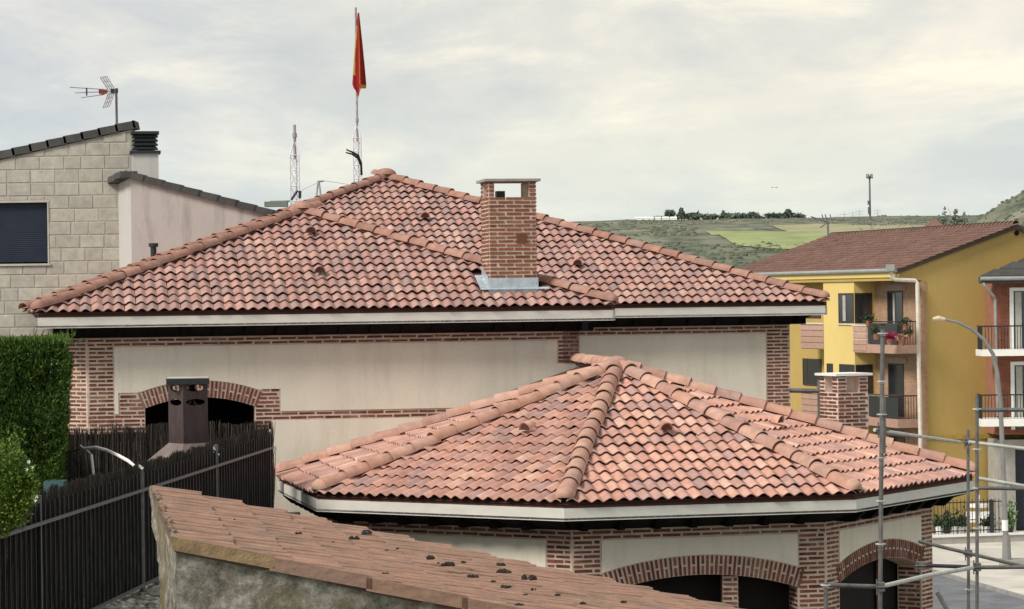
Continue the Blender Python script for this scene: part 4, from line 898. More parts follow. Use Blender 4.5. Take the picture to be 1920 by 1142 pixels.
def heather(par, A, B, z0, z1, ragged, name, dens=260, droop=0.0):
    dd = (B - A).normalized(); nn = Vector((dd.y, -dd.x, 0)); Ln = (B - A).length; vs, fs = [], []
    for k in range(int(Ln * dens)):
        s_ = random.uniform(0, Ln); o = random.uniform(-.02, .025); h0 = random.uniform(z0, z0 + (z1 - z0) * .75); h1 = min(h0 + random.uniform(.3, 1.0), z1 + ragged * (noise.noise(Vector((s_ * 2.5, 0, z0))) + .5 * noise.noise(Vector((s_ * 9, 1, 0)))) + random.gauss(0, ragged * .22))
        if h1 < h0 + .1: continue
        w_ = random.uniform(.003, .010); lean = random.gauss(0, .03); P = A + dd * s_ + nn * o; T = P + dd * lean + nn * random.gauss(0, .012); i = len(vs)
        vs += [P - dd * w_ + UZ * h0, P + nn * w_ + UZ * h0, P + dd * w_ + UZ * h0, T - dd * w_ * .5 + UZ * h1, T + nn * w_ * .6 + UZ * h1, T + dd * w_ * .5 + UZ * h1]
        fs += [(i, i + 1, i + 4, i + 3), (i + 1, i + 2, i + 5, i + 4), (i, i + 3, i + 5, i + 2)]
    link(name, mesh(name, vs, fs, HEATH), par, kind='stuff')
    MB().prism([A - nn * .04, B - nn * .04, B - nn * .06, A - nn * .06], (0, 0, 0)) 
    m_ = MB(); m_.hexa([A - nn * .03 + UZ * z0, B - nn * .03 + UZ * z0, B - nn * .05 + UZ * z0, A - nn * .05 + UZ * z0], [A - nn * .03 + UZ * (z1 - .12), B - nn * .03 + UZ * (z1 - .12), B - nn * .05 + UZ * (z1 - .12), A - nn * .05 + UZ * (z1 - .12)]); m_.build('screen_backing', HB, par)
heather(fence, fline[0] - fn * .05, fline[4] - fn * .05 - fdir * .05, FZ0 + .02, FZ1 + .05, .05, 'heather_screen', 900)
# screen against the house and its return on the left
hb0 = at(100, 800, 44.3); hb1 = at(512, 800, 45.2); z1h = at(200, 800, 44.5).z
scr = thing('heather_screen_fence', 'dark heather brushwood screen in front of the brick arch of the house', 'fence', (hb0.x, 44, TZ)); 
heather(scr, Vector((hb0.x, 44.3, 0)), Vector((hb1.x, 45.2, 0)), TZ, z1h, .07, 'heather_screen', 800)
r0 = at(84, 800, 36); scr2 = thing('heather_screen_fence', 'short brownish brushwood screen running along the right side of the hedge', 'fence', (r0.x, 36, TZ)); heather(scr2, Vector((at(72, 800, 36.5).x, 36.5, 0)), Vector((hb0.x, 44.3, 0)), TZ, z1h + .05, .08, 'heather_screen', 300)
# bright little caps on the fence posts
for k, (x, y, dx, dy, lb) in enumerate([(264, 876, 7, 5, 'white slanted cap on the tallest fence post left of the shed roof'), (401, 840, 6, 6, 'white slanted cap on the middle fence post beside the metal hood'), (505, 808, 4, -3, 'small white cap on the fence corner post by the cream wall')]):
    D = (33.8, 38.6, 43.0)[k]; a, b_ = at(x - dx * .6, y - dy * .6, D), at(x + dx * .6, y + dy * .6, D); o = thing('post_cap', lb, 'cap', tuple(a), 'white caps on the fence posts'); dd = (b_ - a)
    MB().box((a + b_) / 2, dd.length, .06, .03, dd.normalized(), dd.normalized().cross(SY).normalized()).build('cap_plate', WHITEP, o)
    if k == 1: MB().tube([at(391, 849, D), at(402, 848, D), at(411, 853, D)], .016, 6).build('cap_clip', WHITEP, o)
cp_ = thing('curved_white_tube', 'white curved tube arching over the fence from a slim white prop', 'tube frame', tuple(at(177, 895, 35)))
MB().tube([at(159, 841, 35.5), at(180, 839, 35.2), at(200, 844, 35), at(222, 854, 34.6), at(240, 864, 34.3), at(254, 875, 34)], [.019, .022, .022, .022, .022, .016], 8).build('arched_tube', WHITEP, cp_)
MB().tube([at(171, 852, 35.5), at(173, 870, 35.5), at(177, 905, 35.5)], .019, 8).build('prop', WHITEP, cp_); MB().tube([at(150, 835, 35.5), at(160, 843, 35.5), at(170, 851, 35.5)], .013, 6).build('joint', GREYMETAL, cp_)
MB().tube([at(110, 861, 36), at(125, 850, 36), at(152, 842, 35.8)], .010, 6).build('dark_hoop', IRON, cp_)
TEAL = simple('teal_plastic', (.05, .11, .11), .5); bn = at(104, 909, 33); tb = thing('plastic_trough', 'dark teal plastic trough half hidden behind the fence below the hedge', 'trough', (bn.x, 33, TZ)); m_ = MB()
for dx, sx_, dy, sy_ in ((0, .24, -.14, .02), (0, .24, .14, .02), (-.11, .02, 0, .26), (.11, .02, 0, .26)): m_.box((bn.x + dx, 33 + dy, (TZ + bn.z + .05) / 2), sx_, sy_, bn.z + .05 - TZ)
m_.build('trough_wall', TEAL, tb)
# steel barbecue chimney with hood
BROWN = simple('brown_oxidised_steel', (0.075, 0.052, 0.050), .55, .25, 9, .15, metal=.3, stretch=(1, 1, .3)); BTOP = simple('pale_sheet', (0.42, 0.41, 0.37), .6)  # paler sheet for the top of the black cap
HOODM = simple('mid_brown_steel', (0.19, 0.15, 0.135), .6, .2, 5, .1, metal=.2)  # hood in a lighter brown than the side panels
bp = at(349, 760, 42.6); bw = .45; ba = math.radians(38); bu = Vector((math.cos(ba), math.sin(ba), 0)); bvv = Vector((-bu.y, bu.x, 0)); bc = Vector((bp.x, 42.6 + .25, 0))
bbq = thing('barbecue_chimney', 'brown steel barbecue chimney with oval vent holes and flat cap', 'chimney', (bc.x, bc.y, TZ)); zT = at(349, 715, 42.6).z; zH = at(349, 768, 42.6).z; zS = at(349, 832, 42.6).z
def cellhole(m_, P, uu, w_, z0, z1, ew, eh, N=20):
    cx, cz = w_ / 2, (z0 + z1) / 2; outer_, inner_ = [], []
    for k in range(N):
        a = 2 * math.pi * k / N; dx, dz = math.cos(a), math.sin(a); s_ = min((w_ / 2) / max(abs(dx), 1e-6), ((z1 - z0) / 2) / max(abs(dz), 1e-6)); outer_.append(P + uu * (cx + dx * s_) + UZ * (cz + dz * s_)); inner_.append(P + uu * (cx + dx * ew) + UZ * (cz + dz * eh))
    nn = Vector((uu.y, -uu.x, 0)) * .01; m_.add(outer_ + inner_ + [p - nn for p in inner_], [(k, (k + 1) % N, N + (k + 1) % N, N + k) for k in range(N)] + [(N + k, N + (k + 1) % N, 2 * N + (k + 1) % N, 2 * N + k) for k in range(N)])
    # fill the four corners that the radial sampling leaves open
    for sx_, sz_ in ((-1, -1), (1, -1), (1, 1), (-1, 1)):
        cpt = P + uu * (cx + sx_ * w_ / 2) + UZ * (cz + sz_ * (z1 - z0) / 2); near = sorted(range(N), key=lambda k: (outer_[k] - cpt).length)[:2]; m_.add([cpt, outer_[near[0]], outer_[near[1]]], [(0, 1, 2)])
cs = [bc - bu * bw / 2 - bvv * bw / 2, bc + bu * bw / 2 - bvv * bw / 2, bc + bu * bw / 2 + bvv * bw / 2, bc - bu * bw / 2 + bvv * bw / 2]
for k in range(4):
    P, Q_ = cs[k], cs[(k + 1) % 4]; uu = (Q_ - P).normalized(); m_ = MB(); zm = (zT + zH) / 2
    cellhole(m_, P, uu, bw, zm, zT, .155, .055); cellhole(m_, P, uu, bw, zH, zm, .175, .052)
    m_.add([P + UZ * zS, Q_ + UZ * zS, Q_ + UZ * zH, P + UZ * zH], [(0, 1, 2, 3)]); m_.build('side_panel', BROWN, bbq)
MB().box((bc.x, bc.y, zT - .0), .67, .67, .09, Vector((math.cos(.12), math.sin(.12), 0))).build('cap', IRON, bbq); MB().box((bc.x, bc.y, zT + .05), .65, .65, .012, Vector((math.cos(.12), math.sin(.12), 0))).build('cap_top', BTOP, bbq)
hs = [bc + (bu * x + bvv * y) * .60 for x, y in ((-1, -1), (1, -1), (1, 1), (-1, 1))]; m_ = MB(); m_.hexa([h + UZ * (zS - .42) for h in hs], [c_ + UZ * (zS + .002) for c_ in cs]); m_.build('hood', HOODM, bbq)
m_ = MB(); m_.hexa([h + UZ * TZ for h in hs], [h + UZ * (zS - .423) for h in hs]); m_.build('grill_body', BROWN, bbq)
# clipped cypress hedge
HEDGE = varied('cypress_foliage', [(0.035, 0.080, 0.012), (0.085, 0.155, 0.020), (0.055, 0.11, 0.016), (0.11, 0.175, 0.032), (0.018, 0.040, 0.012)], mott=.35, scale=3, bump=0)
hx1t, hx1b = at(128, 640, 34.2).x, at(104, 900, 34.2).x; hx0 = at(-60, 700, 34.2).x; hzt = at(60, 640, 34.2).z; hd = thing('cypress_hedge', 'tall clipped green cypress hedge at the left edge with stray sprigs on top', 'hedge', (hx1b, 35, TZ))
def hx(z): f_ = (z - TZ) / (hzt - TZ); return hx1b - .0 + (hx1t - hx1b) * min(1, f_ * 1.15) - .10 * max(0, f_ - .93) / .07
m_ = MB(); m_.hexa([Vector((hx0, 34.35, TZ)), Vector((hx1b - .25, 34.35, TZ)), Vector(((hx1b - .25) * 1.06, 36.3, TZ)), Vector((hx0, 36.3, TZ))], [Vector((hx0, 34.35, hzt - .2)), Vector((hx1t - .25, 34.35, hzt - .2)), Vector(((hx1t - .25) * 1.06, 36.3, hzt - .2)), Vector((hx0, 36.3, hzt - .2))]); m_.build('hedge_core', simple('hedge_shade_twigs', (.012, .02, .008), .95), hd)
vs, fs = [], []
def sprig(P, out, L, w):
    a = out.cross(Vector((random.gauss(0, 1), random.gauss(0, 1), random.gauss(0, 1)))).normalized(); i = len(vs); vs.extend([P - a * w, P + out * L, P + a * w]); fs.append((i, i + 1, i + 2))
for k in range(52000):
    q = random.random(); z_ = TZ + (hzt - TZ) * random.random() ** .9
    lump = .07 * noise.noise(Vector((k % 977 * .01, z_ * 2.2, 0)))
    if q < .56: X = random.uniform(hx0, hx(z_)); P = Vector((X, 34.2, z_)); P.y += .13 * noise.noise(Vector((X * 3.2, z_ * 3.2, 5))) + random.uniform(0, .22) + .05 * noise.noise(Vector((X * 9, z_ * 9, 1))); o = Vector((random.gauss(0, .5), -.7, random.gauss(.7, .4)))
    elif q < .80: Y = random.uniform(34.2, 36.3); P = Vector((hx(z_) * Y / 34.2 - random.uniform(0, .2) + .10 * noise.noise(Vector((Y * 3, z_ * 3, 2))), Y, z_)); o = Vector((.6, random.gauss(0, .5), random.gauss(.6, .4)))
    else: Y = random.uniform(34.2, 36.3); X = random.uniform(hx0, hx1t * Y / 34.2 - .02); P = Vector((X, Y, hzt - random.uniform(0, .15) + .06 * noise.noise(Vector((X * 3, Y * 3, 8))))); o = Vector((random.gauss(0, .4), random.gauss(0, .4), 1))
    o.normalize(); sprig(P, o, random.uniform(.035, .085), random.uniform(.009, .018))
link('foliage', mesh('foliage', vs, fs, HEDGE), hd, kind='stuff')
vs, fs = [], []
for k in range(26):
    X = random.uniform(at(50, 640, 34.5).x, hx1t + .02); P = Vector((X, random.uniform(34.2, 35), hzt - .05)); o = Vector((random.gauss(.25, .3), 0, 1)).normalized() if k < 18 else Vector((1, 0, random.uniform(.2, .5))).normalized(); L = random.uniform(.08, .22)
    for j in range(14): sprig(P + o * (L * j / 14), (o + Vector((random.gauss(0, .5), random.gauss(0, .5), random.gauss(0, .3)))).normalized(), .045, .006)
link('sprig', mesh('sprig', vs, fs, HEDGE), hd, kind='stuff')
# broad leaved shrub in the corner
SHR = varied('shrub_leaf', [(0.07, 0.13, 0.012), (0.13, 0.21, 0.018), (0.045, 0.09, 0.012), (0.20, 0.29, 0.03), (0.09, 0.16, 0.015), (0.06, 0.12, 0.012)], rough=.5, mott=.25, scale=9, bump=0, spec=.4)
sb_ = at(20, 930, 26.0); sh_ = thing('leafy_shrub', 'bright green leafy shrub with white blossoms in the bottom left corner', 'shrub', (sb_.x, 26, TZ)); m_ = MB()
for k in range(9): a = random.uniform(0, 6.28); m_.tube([(sb_.x - .75, 26.2, TZ - .1), (sb_.x - .55 + math.cos(a) * .12, 26.2 + math.sin(a) * .2, (TZ + sb_.z) / 2 + .2), (sb_.x - .2 + math.cos(a) * .22, 26 + math.sin(a) * .38, sb_.z + random.uniform(0, .25))], [.014, .01, .004], 5)
m_.build('stem', BARK, sh_); vs, fs = [], []
bl_ = [(at(x, y, 26), r_ / F * 26) for x, y, r_ in ((8, 862, 34), (30, 890, 34), (-10, 900, 40), (20, 925, 40), (45, 930, 24), (0, 950, 40), (52, 905, 18), (25, 960, 30), (-20, 960, 40), (0, 980, 26))]
def leaf(P, dd, L, w):
    sdv = dd.cross(Vector((random.gauss(0, 1), random.gauss(0, 1), random.gauss(0, 1)))).normalized(); up = dd.cross(sdv); i = len(vs); vs.extend([P, P + dd * L * .5 + sdv * w + up * w * .3, P + dd * L, P + dd * L * .5 - sdv * w + up * w * .3]); fs.append((i, i + 1, i + 2)); fs.append((i, i + 2, i + 3))
for k in range(7000):
    c_, r_ = random.choice(bl_); dd = Vector((random.gauss(0, 1), random.gauss(0, 1), random.gauss(0, 1))).normalized(); leaf(c_ + dd * r_ * random.uniform(.45, 1.08), (dd + Vector((random.gauss(0, .5), random.gauss(0, .5), random.gauss(.3, .5)))).normalized(), random.uniform(.028, .055), random.uniform(.008, .015))
for k in range(16):
    x, y = random.choice(((12, 835), (35, 828), (60, 895), (72, 925), (28, 840))); a = at(x + random.gauss(0, 6), y + random.gauss(0, 6), 25.8)
    for j in range(8): leaf(a + UZ * (j * .018 - .05), Vector((random.gauss(0, 1), random.gauss(0, 1), .7)).normalized(), .04, .012)
link('foliage', mesh('foliage', vs, fs, SHR), sh_, kind='stuff'); vs, fs = [], []
PETAL = simple('white_petal', (.62, .68, .55), .6, .1)
for (x, y) in ((54, 866), (50, 880), (60, 876), (69, 932), (66, 938)):
    a = at(x, y, 25.55)
    for j in range(5): leaf(a, Vector((math.cos(j * 1.26), -.4, math.sin(j * 1.26))).normalized(), .022, .008)
link('blossom', mesh('blossom', vs, fs, PETAL), sh_, kind='stuff')
# ------------------------------------------------------------------ old shed in the foreground
g0 = at(281, 912, 22.0); g1 = at(327, 1016, 16.86); sdn = Vector((g1.x - g0.x, g1.y - g0.y, 0)).normalized(); sdr = Vector((-sdn.y, sdn.x, 0))
if sdr.x < 0: sdr = -sdr
ZS_ = (g0.z + g1.z) / 2; g0.z = g1.z = ZS_; PT = -.238; sv = (sdr + UZ * PT).normalized(); snn = sdn.cross(sv); snn = snn if snn.z > 0 else -snn
OLD = varied('weathered_shed_tile', [(0.32, 0.19, 0.135), (0.30, 0.185, 0.135), (0.335, 0.20, 0.145), (0.29, 0.185, 0.14), (0.315, 0.19, 0.14)], mott=.40, scale=9, bump=.8, bscale=35, stretch=(.35, 2.2, 2.2), dirt=((0.15, 0.125, 0.10), 1.3, .65))
shed = thing('old_shed', 'old mossy concrete shed with worn lean-to tiled roof in the foreground', 'shed', (g1.x, g1.y, 0))
SW_ = (g1 - g0).length; SL = 7.6
def ribbed(w, L):       # pantile seen end on: pan, roll and two fine ribs
    xs = [0, .012, .10, .118, .128, .185, .205, .235, .25]; zs = [.0, .0, .001, .009, .001, .001, .012, .013, .004]; nn_ = len(xs); v, f = [], []
    for dz in (0, -.016):
        for yy, rz in ((0, 0.0), (L, .034)):
            for x, z_ in zip(xs, zs): v.append((x * w / .25, yy, z_ + rz + dz))
    for i in range(nn_ - 1): f += [(i, i + 1, nn_ + i + 1, nn_ + i), (3 * nn_ + i, 3 * nn_ + i + 1, nn_ + i + 1, nn_ + i)]
    f += [(0, nn_, 3 * nn_, 2 * nn_), (nn_ - 1, 2 * nn_ - 1, 4 * nn_ - 1, 3 * nn_ - 1)]
    return v, f
rv, rf = ribbed(.25, .40); variants = [mesh('roof_tile', [(x, y, z_ + random.uniform(-.004, .004)) for x, y, z_ in rv], rf, OLD, True, 30) for _ in range(5)]
sroof = MB().prism([g0 - UZ * .06, g1 - UZ * .06, g1 - UZ * .06 + sv * SL, g0 - UZ * .06 + sv * SL], (0, 0, .045)).build('roof', simple('shed_underlay', (.12, .09, .07), .95), shed)
nc = int(round(SW_ / .25)); cw_ = SW_ / nc; nr = 15
holes = set()
for r_ in range(nr):
    for k in range(nc):
        if (r_, k) in holes: continue
        P = g0 + sdn * (k * cw_) + sv * (r_ * .345 + random.gauss(0, .008)) + UZ * .0; sx_ = cw_ / .25
        # r grows downhill; the lower end sits on the next tile
        M = Matrix(((sdn.x * sx_, sv.x, snn.x, P.x), (sdn.y * sx_, sv.y, snn.y, P.y), (sdn.z * sx_, sv.z, snn.z, P.z), (0, 0, 0, 1))) @ Matrix.Rotation(random.gauss(0, .006), 4, 'Z') @ Matrix.Rotation(random.gauss(0, .006), 4, 'Y') @ Matrix.Translation((0, 0, random.gauss(.004, .002)))
        link('roof_tile', random.choice(variants), sroof, M)
for r_ in range(nr + 2):            # verge tiles folded over the near edge
    P = g1 + sv * (r_ * .62 - .02) - UZ * .0; q = P + sv * .66; dn = -UZ; m_ = MB(); o = sdn * .03
    m_.hexa([P + o * .2 + dn * .050 + UZ * .0, q + o * .2 + dn * .035, q + o * 1.2 + dn * .035, P + o * 1.2 + dn * .050], [P + o * .2 + UZ * .035, q + o * .2 + UZ * .05, q + o * 1.2 + UZ * .05, P + o * 1.2 + UZ * .035]); m_.build('verge_tile', OLD if r_ else simple('ochre_stained_tile', (.26, .18, .10), .95, .4, 9, .8), sroof)
for k in range(0):     # broken high edge pieces
    P = g0 + sdn * (k * .33 + .15) - sdr * .05 + UZ * random.uniform(-.02, .02); MB().box(P, .29, .14, .05, (sdn + UZ * random.gauss(0, .06) + sdr * random.gauss(0, .12)).normalized(), (UZ + sdr * random.gauss(0, .2)).normalized().cross(sdn).cross(sdn) * -1 if 0 else UZ).build('mortar_lump', simple('lichen_mortar', (.30, .27, .22), .95, .3, 8, .8) if k == 0 else bpy.data.materials['lichen_mortar'], sroof)
# mossy concrete walls
m, nt, b = mat('mossy_concrete', .97, .1); t = NT(nt); n1 = t.noise(2.2, 8, .7); n2 = t.noise(9, 8, .75); n3 = t.noise(1.1, 5, .6)
c = t.ramp(n2, [(.36, (.10, .09, .07)), (.5, (.23, .215, .18)), (.62, (.40, .38, .33))]); c = t.mix(t.ramp(n3, [(.48, 0.0), (.62, .75)]), c, (.20, .14, .06)); c = t.mix(t.ramp(n1, [(.55, 0.0), (.68, .7)]), c, (.085, .09, .055)); t.l.new(c, b.inputs['Base Color']); t.bump(b, n2, .9, .04); CONC = m
def rough_wall(A, B, zt0, zt1, zb, name, nx=60, nz=50, amp=.03, lean=0.0):
    uu = (B - A); L_ = uu.length; uu.normalize(); nn_ = Vector((uu.y, -uu.x, 0)); v, f = [], []
    for j in range(nz + 1):
        for i in range(nx + 1):
            s_ = i / nx; z_ = zb + (zt0 + (zt1 - zt0) * s_ - zb) * j / nz; s_ = s_ + (1 - s_) * min(1.0, lean * max(0.0, (zt0 - z_)) ** 1.15) if lean else s_; p = A + uu * L_ * s_ + UZ * z_; o = amp * (noise.noise(p * 2.2) + .5 * noise.noise(p * 7)); p = Vector((p.x, p.y, z_)) + nn_ * o; v.append(p)
    for j in range(nz):
        for i in range(nx): a = j * (nx + 1) + i; f.append((a, a + 1, a + nx + 2, a + nx + 1))
    n0 = len(v); v += [A - nn_ * .25 + UZ * zb, B - nn_ * .25 + UZ * zb, B - nn_ * .25 + UZ * (zt1 - .35), A - nn_ * .25 + UZ * (zt0 - .35)]; f.append((n0, n0 + 1, n0 + 2, n0 + 3))
    return link(name, mesh(name, v, f, CONC, True), shed)
G0, G1 = Vector((g0.x, g0.y, 0)) + sdr * .07, Vector((g1.x, g1.y, 0)) + sdr * .07; off = -sdn * .05
rough_wall(G0 - off - sdr * .05, G1 + off - sdr * .05, ZS_ + .02, ZS_ + .02, 3, 'end_wall', 90, 160, .05, lean=.62)
rough_wall(G1 + sdn * .0 - sdr * .06, G1 + sdn * .0 + sdr * SL * .97, ZS_ - .05, ZS_ - .05 + PT * SL * .97, 3, 'front_wall', 110, 50)
rough_wall(G0 - off + sdr * SL * .97, G0 - off, ZS_ - .12 + PT * SL * .97, ZS_ - .12, 3, 'rear_wall', 30, 20)
# dark moss cushions and one black lump on the tiles
MOSS = varied('dry_black_moss', [(.018, .015, .012), (.035, .024, .018), (.028, .022, .016)], mott=.4, scale=40, bump=.6); mo = []
spots = [(688, 1003, 15, 7), (664, 1012, 14, 5), (806, 1049, 17, 5), (838, 1062, 17, 6), (870, 1056, 9, 3), (940, 1061, 12, 4), (945, 1074, 20, 5), (888, 1083, 15, 4), (995, 1088, 20, 7), (1001, 1107, 8, 4), (950, 1103, 14, 4), (925, 1092, 8, 4), (725, 1033, 5, 3), (560, 1002, 9, 3), (438, 975, 5, 3), (722, 1076, 9, 2), (1168, 1131, 9, 5), (975, 1135, 14, 3), (1050, 1117, 14, 3), (624, 1017, 5, 2), (745, 1030, 6, 2), (985, 1116, 6, 3), (1092, 1133, 10, 3), (822, 1057, 6, 3)]
mlab = ['shiny black lump, the largest dark thing on the upper shed tiles'] 
for i, (x, y, w_, h_) in enumerate(spots):
    P = on_plane(x, y, g0 + UZ * .075, snn); m_ = MB(); rr = w_ / 1.4 / F * P.y
    for k in range(9 if w_ > 8 else 4):
        q = P + sdr * random.uniform(-.8, .8) * rr + sdn * random.uniform(-1, 1) * rr * .8; s_ = rr * random.uniform(.35, .6)
        if i == 0: q = P + sdr * (k - 4) * rr * .12; s_ = rr * .62
        m_.add([(q.x + a * s_ * random.uniform(.8, 1.2), q.y + b_ * s_, q.z + (c_ + .3) * s_ * min(1.2, h_ / w_ * 3.2)) for a, b_, c_ in ico], icf)
    m_.build('moss_clump', simple('black_bitumen', (.006, .006, .008), .35, spec=.6) if i == 0 else MOSS, sroof, True)
# ------------------------------------------------------------------ yellow house
g = .30; GD = Vector((math.cos(g), math.sin(g), 0)); FD = Vector((-math.sin(g), math.cos(g), 0)); G = at(1680, 507, 112.0); EZY = G.z
YEL = plaster_mat('ochre_yellow_render', (0.47, 0.335, 0.115), (0.36, 0.255, 0.09), .12); yh = thing('yellow_house', 'ochre yellow house with brown tiled roof and brick panelled balconies', 'house', (G.x, G.y, 0))
PY_ = .335; HWd = 5.45; LY = 19.0; OVY = 1.15
C0 = Vector((G.x, G.y, 0)) + GD * OVY; RP = Vector((G.x, G.y, 0)) + GD * HWd; ZR_ = EZY + HWd * PY_
roofz = lambda a: EZY + .02 + PY_ * (a if a < HWd else 2 * HWd - a)
fg = Face(C0, C0 + GD * (2 * HWd - 2 * OVY)); wm = MB()
fg.slab(wm, 0, HWd - OVY, 0, lambda a: roofz(a + OVY) - .12, 0, .3); fg.slab(wm, HWd - OVY, fg.L, 0, lambda a: roofz(a + OVY) - .12, 0, .3)
fyl = Face(C0 + FD * LY, C0); fyl.slab(wm, 0, LY - .301, 0, EZY - .30, 0, .3)
# eaves box closing the overhang at the gable
eb = Face(Vector((G.x, G.y, 0)) - FD * 0 + GD * .05, C0); eb.slab(wm, 0, eb.L - .003, EZY - .42, lambda a: roofz(a + .05) - .12, .0, LY)
wm.build('wall', YEL, yh)
BRM = varied('pinkish_brown_brickwork', [(0.36, 0.21, 0.15), (0.42, 0.26, 0.19), (0.38, 0.24, 0.12)], mott=.3, scale=5, bump=.3, bscale=20, dirt=((0.42, 0.30, 0.14), 1.5, .6))
PBR = varied('pink_panel_brick', [(0.46, 0.29, 0.22), (0.40, 0.245, 0.19), (0.50, 0.33, 0.26)], mott=.2, scale=6, bump=.3)
def yp(t_, q_, z_): return C0 + FD * t_ - GD * q_ + UZ * z_
def ybox(name, t0, t1, q0, q1, z0, z1, m_, par=None): 
    return MB().hexa([yp(t0, q0, z0), yp(t1, q0, z0), yp(t1, q1, z0), yp(t0, q1, z0)], [yp(t0, q0, z1), yp(t1, q0, z1), yp(t1, q1, z1), yp(t0, q1, z1)]).build(name, m_, par or yh)
def zy(y, px=1650, D=114.0): return at(px, y, D).z
z_s0 = zy(517); ST = zy(548) - zy(685)                     # storey height
# brick faced recess beside the gable, with real courses
BKY = Bricks(BRM, 0)
pan = ybox('brick_panel', .02, 4.42, .005, .06, EZY - .45 - 2.9 * ST, EZY - .45, simple('tan_mortar', (.45, .33, .22), .95)); fpn = Face(yp(4.42, .06, 0), yp(.02, .06, 0)); cornp = Face(yp(0, .07, 0), yp(0, -.2, 0))
zz_ = EZY - .46
edge = ybox('brick_corner', -.03, .02, -.20, .06, EZY - .45 - 2.3 * ST, EZY - .45, BRM)
_bh, _bl = BH, BL
BH, BL, BJ = .085, .28, .02
courses(BKY, pan, fpn, 0, 4.4, EZY - .45 - 2.9 * ST, zz_, zz_)
BKY.finish(); BH, BL, BJ = _bh, _bl, .026
YB = simple('sunlit_yellow_render', (0.70, 0.53, 0.20), .9, .06, .5, .1)  # same yellow render as the gable, lightened for the sun on this side
bay = ybox('bay', 4.45, 7.7, .0, 1.03, 0, EZY - .30, YB)
GLS = simple('dark_window_glass', (.02, .022, .025), .12, .2, 2, spec=.8); CURT = simple('grey_curtain', (.40, .40, .36), .9); FRM = simple('dark_brown_frame', (.05, .03, .022), .5); SIL = simple('pale_sill', (.62, .56, .45), .8)
def rect_on(f0, a0, a1, z0, z1, o, th, name, m_, par): mm = MB(); f0.slab(mm, a0, a1, z0, z1, o, th); return mm.build(name, m_, par)
def window(f, a0, a1, z0, z1, panes, sill=True, curtain=None, lab=None):
    fr = MB(); w_ = .06
    f.slab(fr, a0, a1, z1 - w_, z1, .03, .06); f.slab(fr, a0, a1, z0, z0 + w_, .03, .06); f.slab(fr, a0, a0 + w_, z0 + w_, z1 - w_, .03, .06); f.slab(fr, a1 - w_, a1, z0 + w_, z1 - w_, .03, .06)
    for k in range(1, panes): c_ = a0 + (a1 - a0) * k / panes; f.slab(fr, c_ - .03, c_ + .03, z0 + w_, z1 - w_, .028, .05)
    o = fr.build('window', FRM, yh)
    for k in range(panes): rect_on(f, a0 + w_ + (a1 - a0 - w_) * k / panes, a0 + (a1 - a0) * (k + 1) / panes - .03, z0 + w_, z1 - w_, .022, .006, 'pane', GLS, o)
    if curtain: rect_on(f, a0 + curtain[0], a0 + curtain[1], z0 + .1, z1 - .1, .027, .004, 'curtain', CURT, o)
    if sill: rect_on(f, a0 - .05, a1 + .05, z0 - .07, z0 - .005, .06, .1, 'sill', SIL, o)
    return o
fbay = Face(yp(7.7, 1.03, 0), yp(4.45, 1.03, 0)); fbr = Face(yp(4.45, 1.03, 0), yp(4.45, .06, 0))
zs_, zh_ = zy(607), zy(549)
for s_ in (0, 1, 2):
    dz = -s_ * ST
    a0, _ = fbay.sz(1573, 580)
    window(fbay, a0, 3.22, zs_ + dz, zh_ + dz, 2, True, (.45, .75) if s_ == 0 else None); window(fbr, .02, .82, zs_ + dz, zh_ + dz, 1, True)
    if s_ == 1: window(fbay, fbay.sz(1551, 690)[0], fbay.sz(1562, 690)[0], zs_ + dz + .7, zh_ + dz, 1, False)
    # french door, lintel, balcony
    d0, _ = fpn.sz(1665, 600); d1, _ = fpn.sz(1694, 600); zf = zy(648) + dz
    o = window(fpn, d0, d1, zf, zy(546) + dz, 2, False, (.55, .75) if s_ == 0 else None); rect_on(fpn, d0 - .15, d1 + .3, zy(546) + dz + .01, zy(534) + dz, .05, .05, 'lintel', simple('greyish_pink_lintel', (.38, .28, .24), .9), o)
    q = 1.05; sb = ybox('balcony', .12, 4.44, .065, q + .05, zy(662) + dz, zy(646) + dz, PBR)
    par_ = MB()
    PBK = Bricks(PBR, 60)
    ybox('parapet', 3.05, 4.44, q - .10, q + .04, zy(646) + dz, zy(612) + dz, simple('pink_mortar_band', (.62, .47, .38), .9), sb); ybox('parapet_coping', 3.0, 4.5, q - .13, q + .08, zy(612) + dz + .003, zy(609) + dz, SIL, sb)
    fpp = Face(yp(4.44, q + .04, 0), yp(3.05, q + .04, 0)); zt_ = zy(613) + dz; nb = 4; hh = (zt_ - zy(661) - dz) / nb
    for i in range(nb): rect_on(fpp, .02, fpp.L - .02, zt_ - (i + 1) * hh + .05, zt_ - i * hh - .02, .03, .04, 'brick_band', PBR, sb)
    # glass panel and bar railing
    rect_on(Face(yp(3.0, q + .02, 0), yp(.15, q + .02, 0)), 0, 2.84, zy(646) + dz + .03, zy(606) + dz, 0, .012, 'glass_panel', simple('smoked_glass', (.03, .032, .035), .12, spec=.4) if s_ == 0 else bpy.data.materials['smoked_glass'], sb)
    MB().tube([yp(3.0, q + .02, zy(603) + dz), yp(.15, q + .02, zy(603) + dz), yp(.15, .08, zy(603) + dz)], .03, 6).build('handrail', IRON, sb)
    for i in range(8): p = yp(.15, .1 + i * .125, 0); MB().tube([p + UZ * (zy(646) + dz), p + UZ * (zy(603) + dz)], .014, 5).build('baluster', IRON, sb)
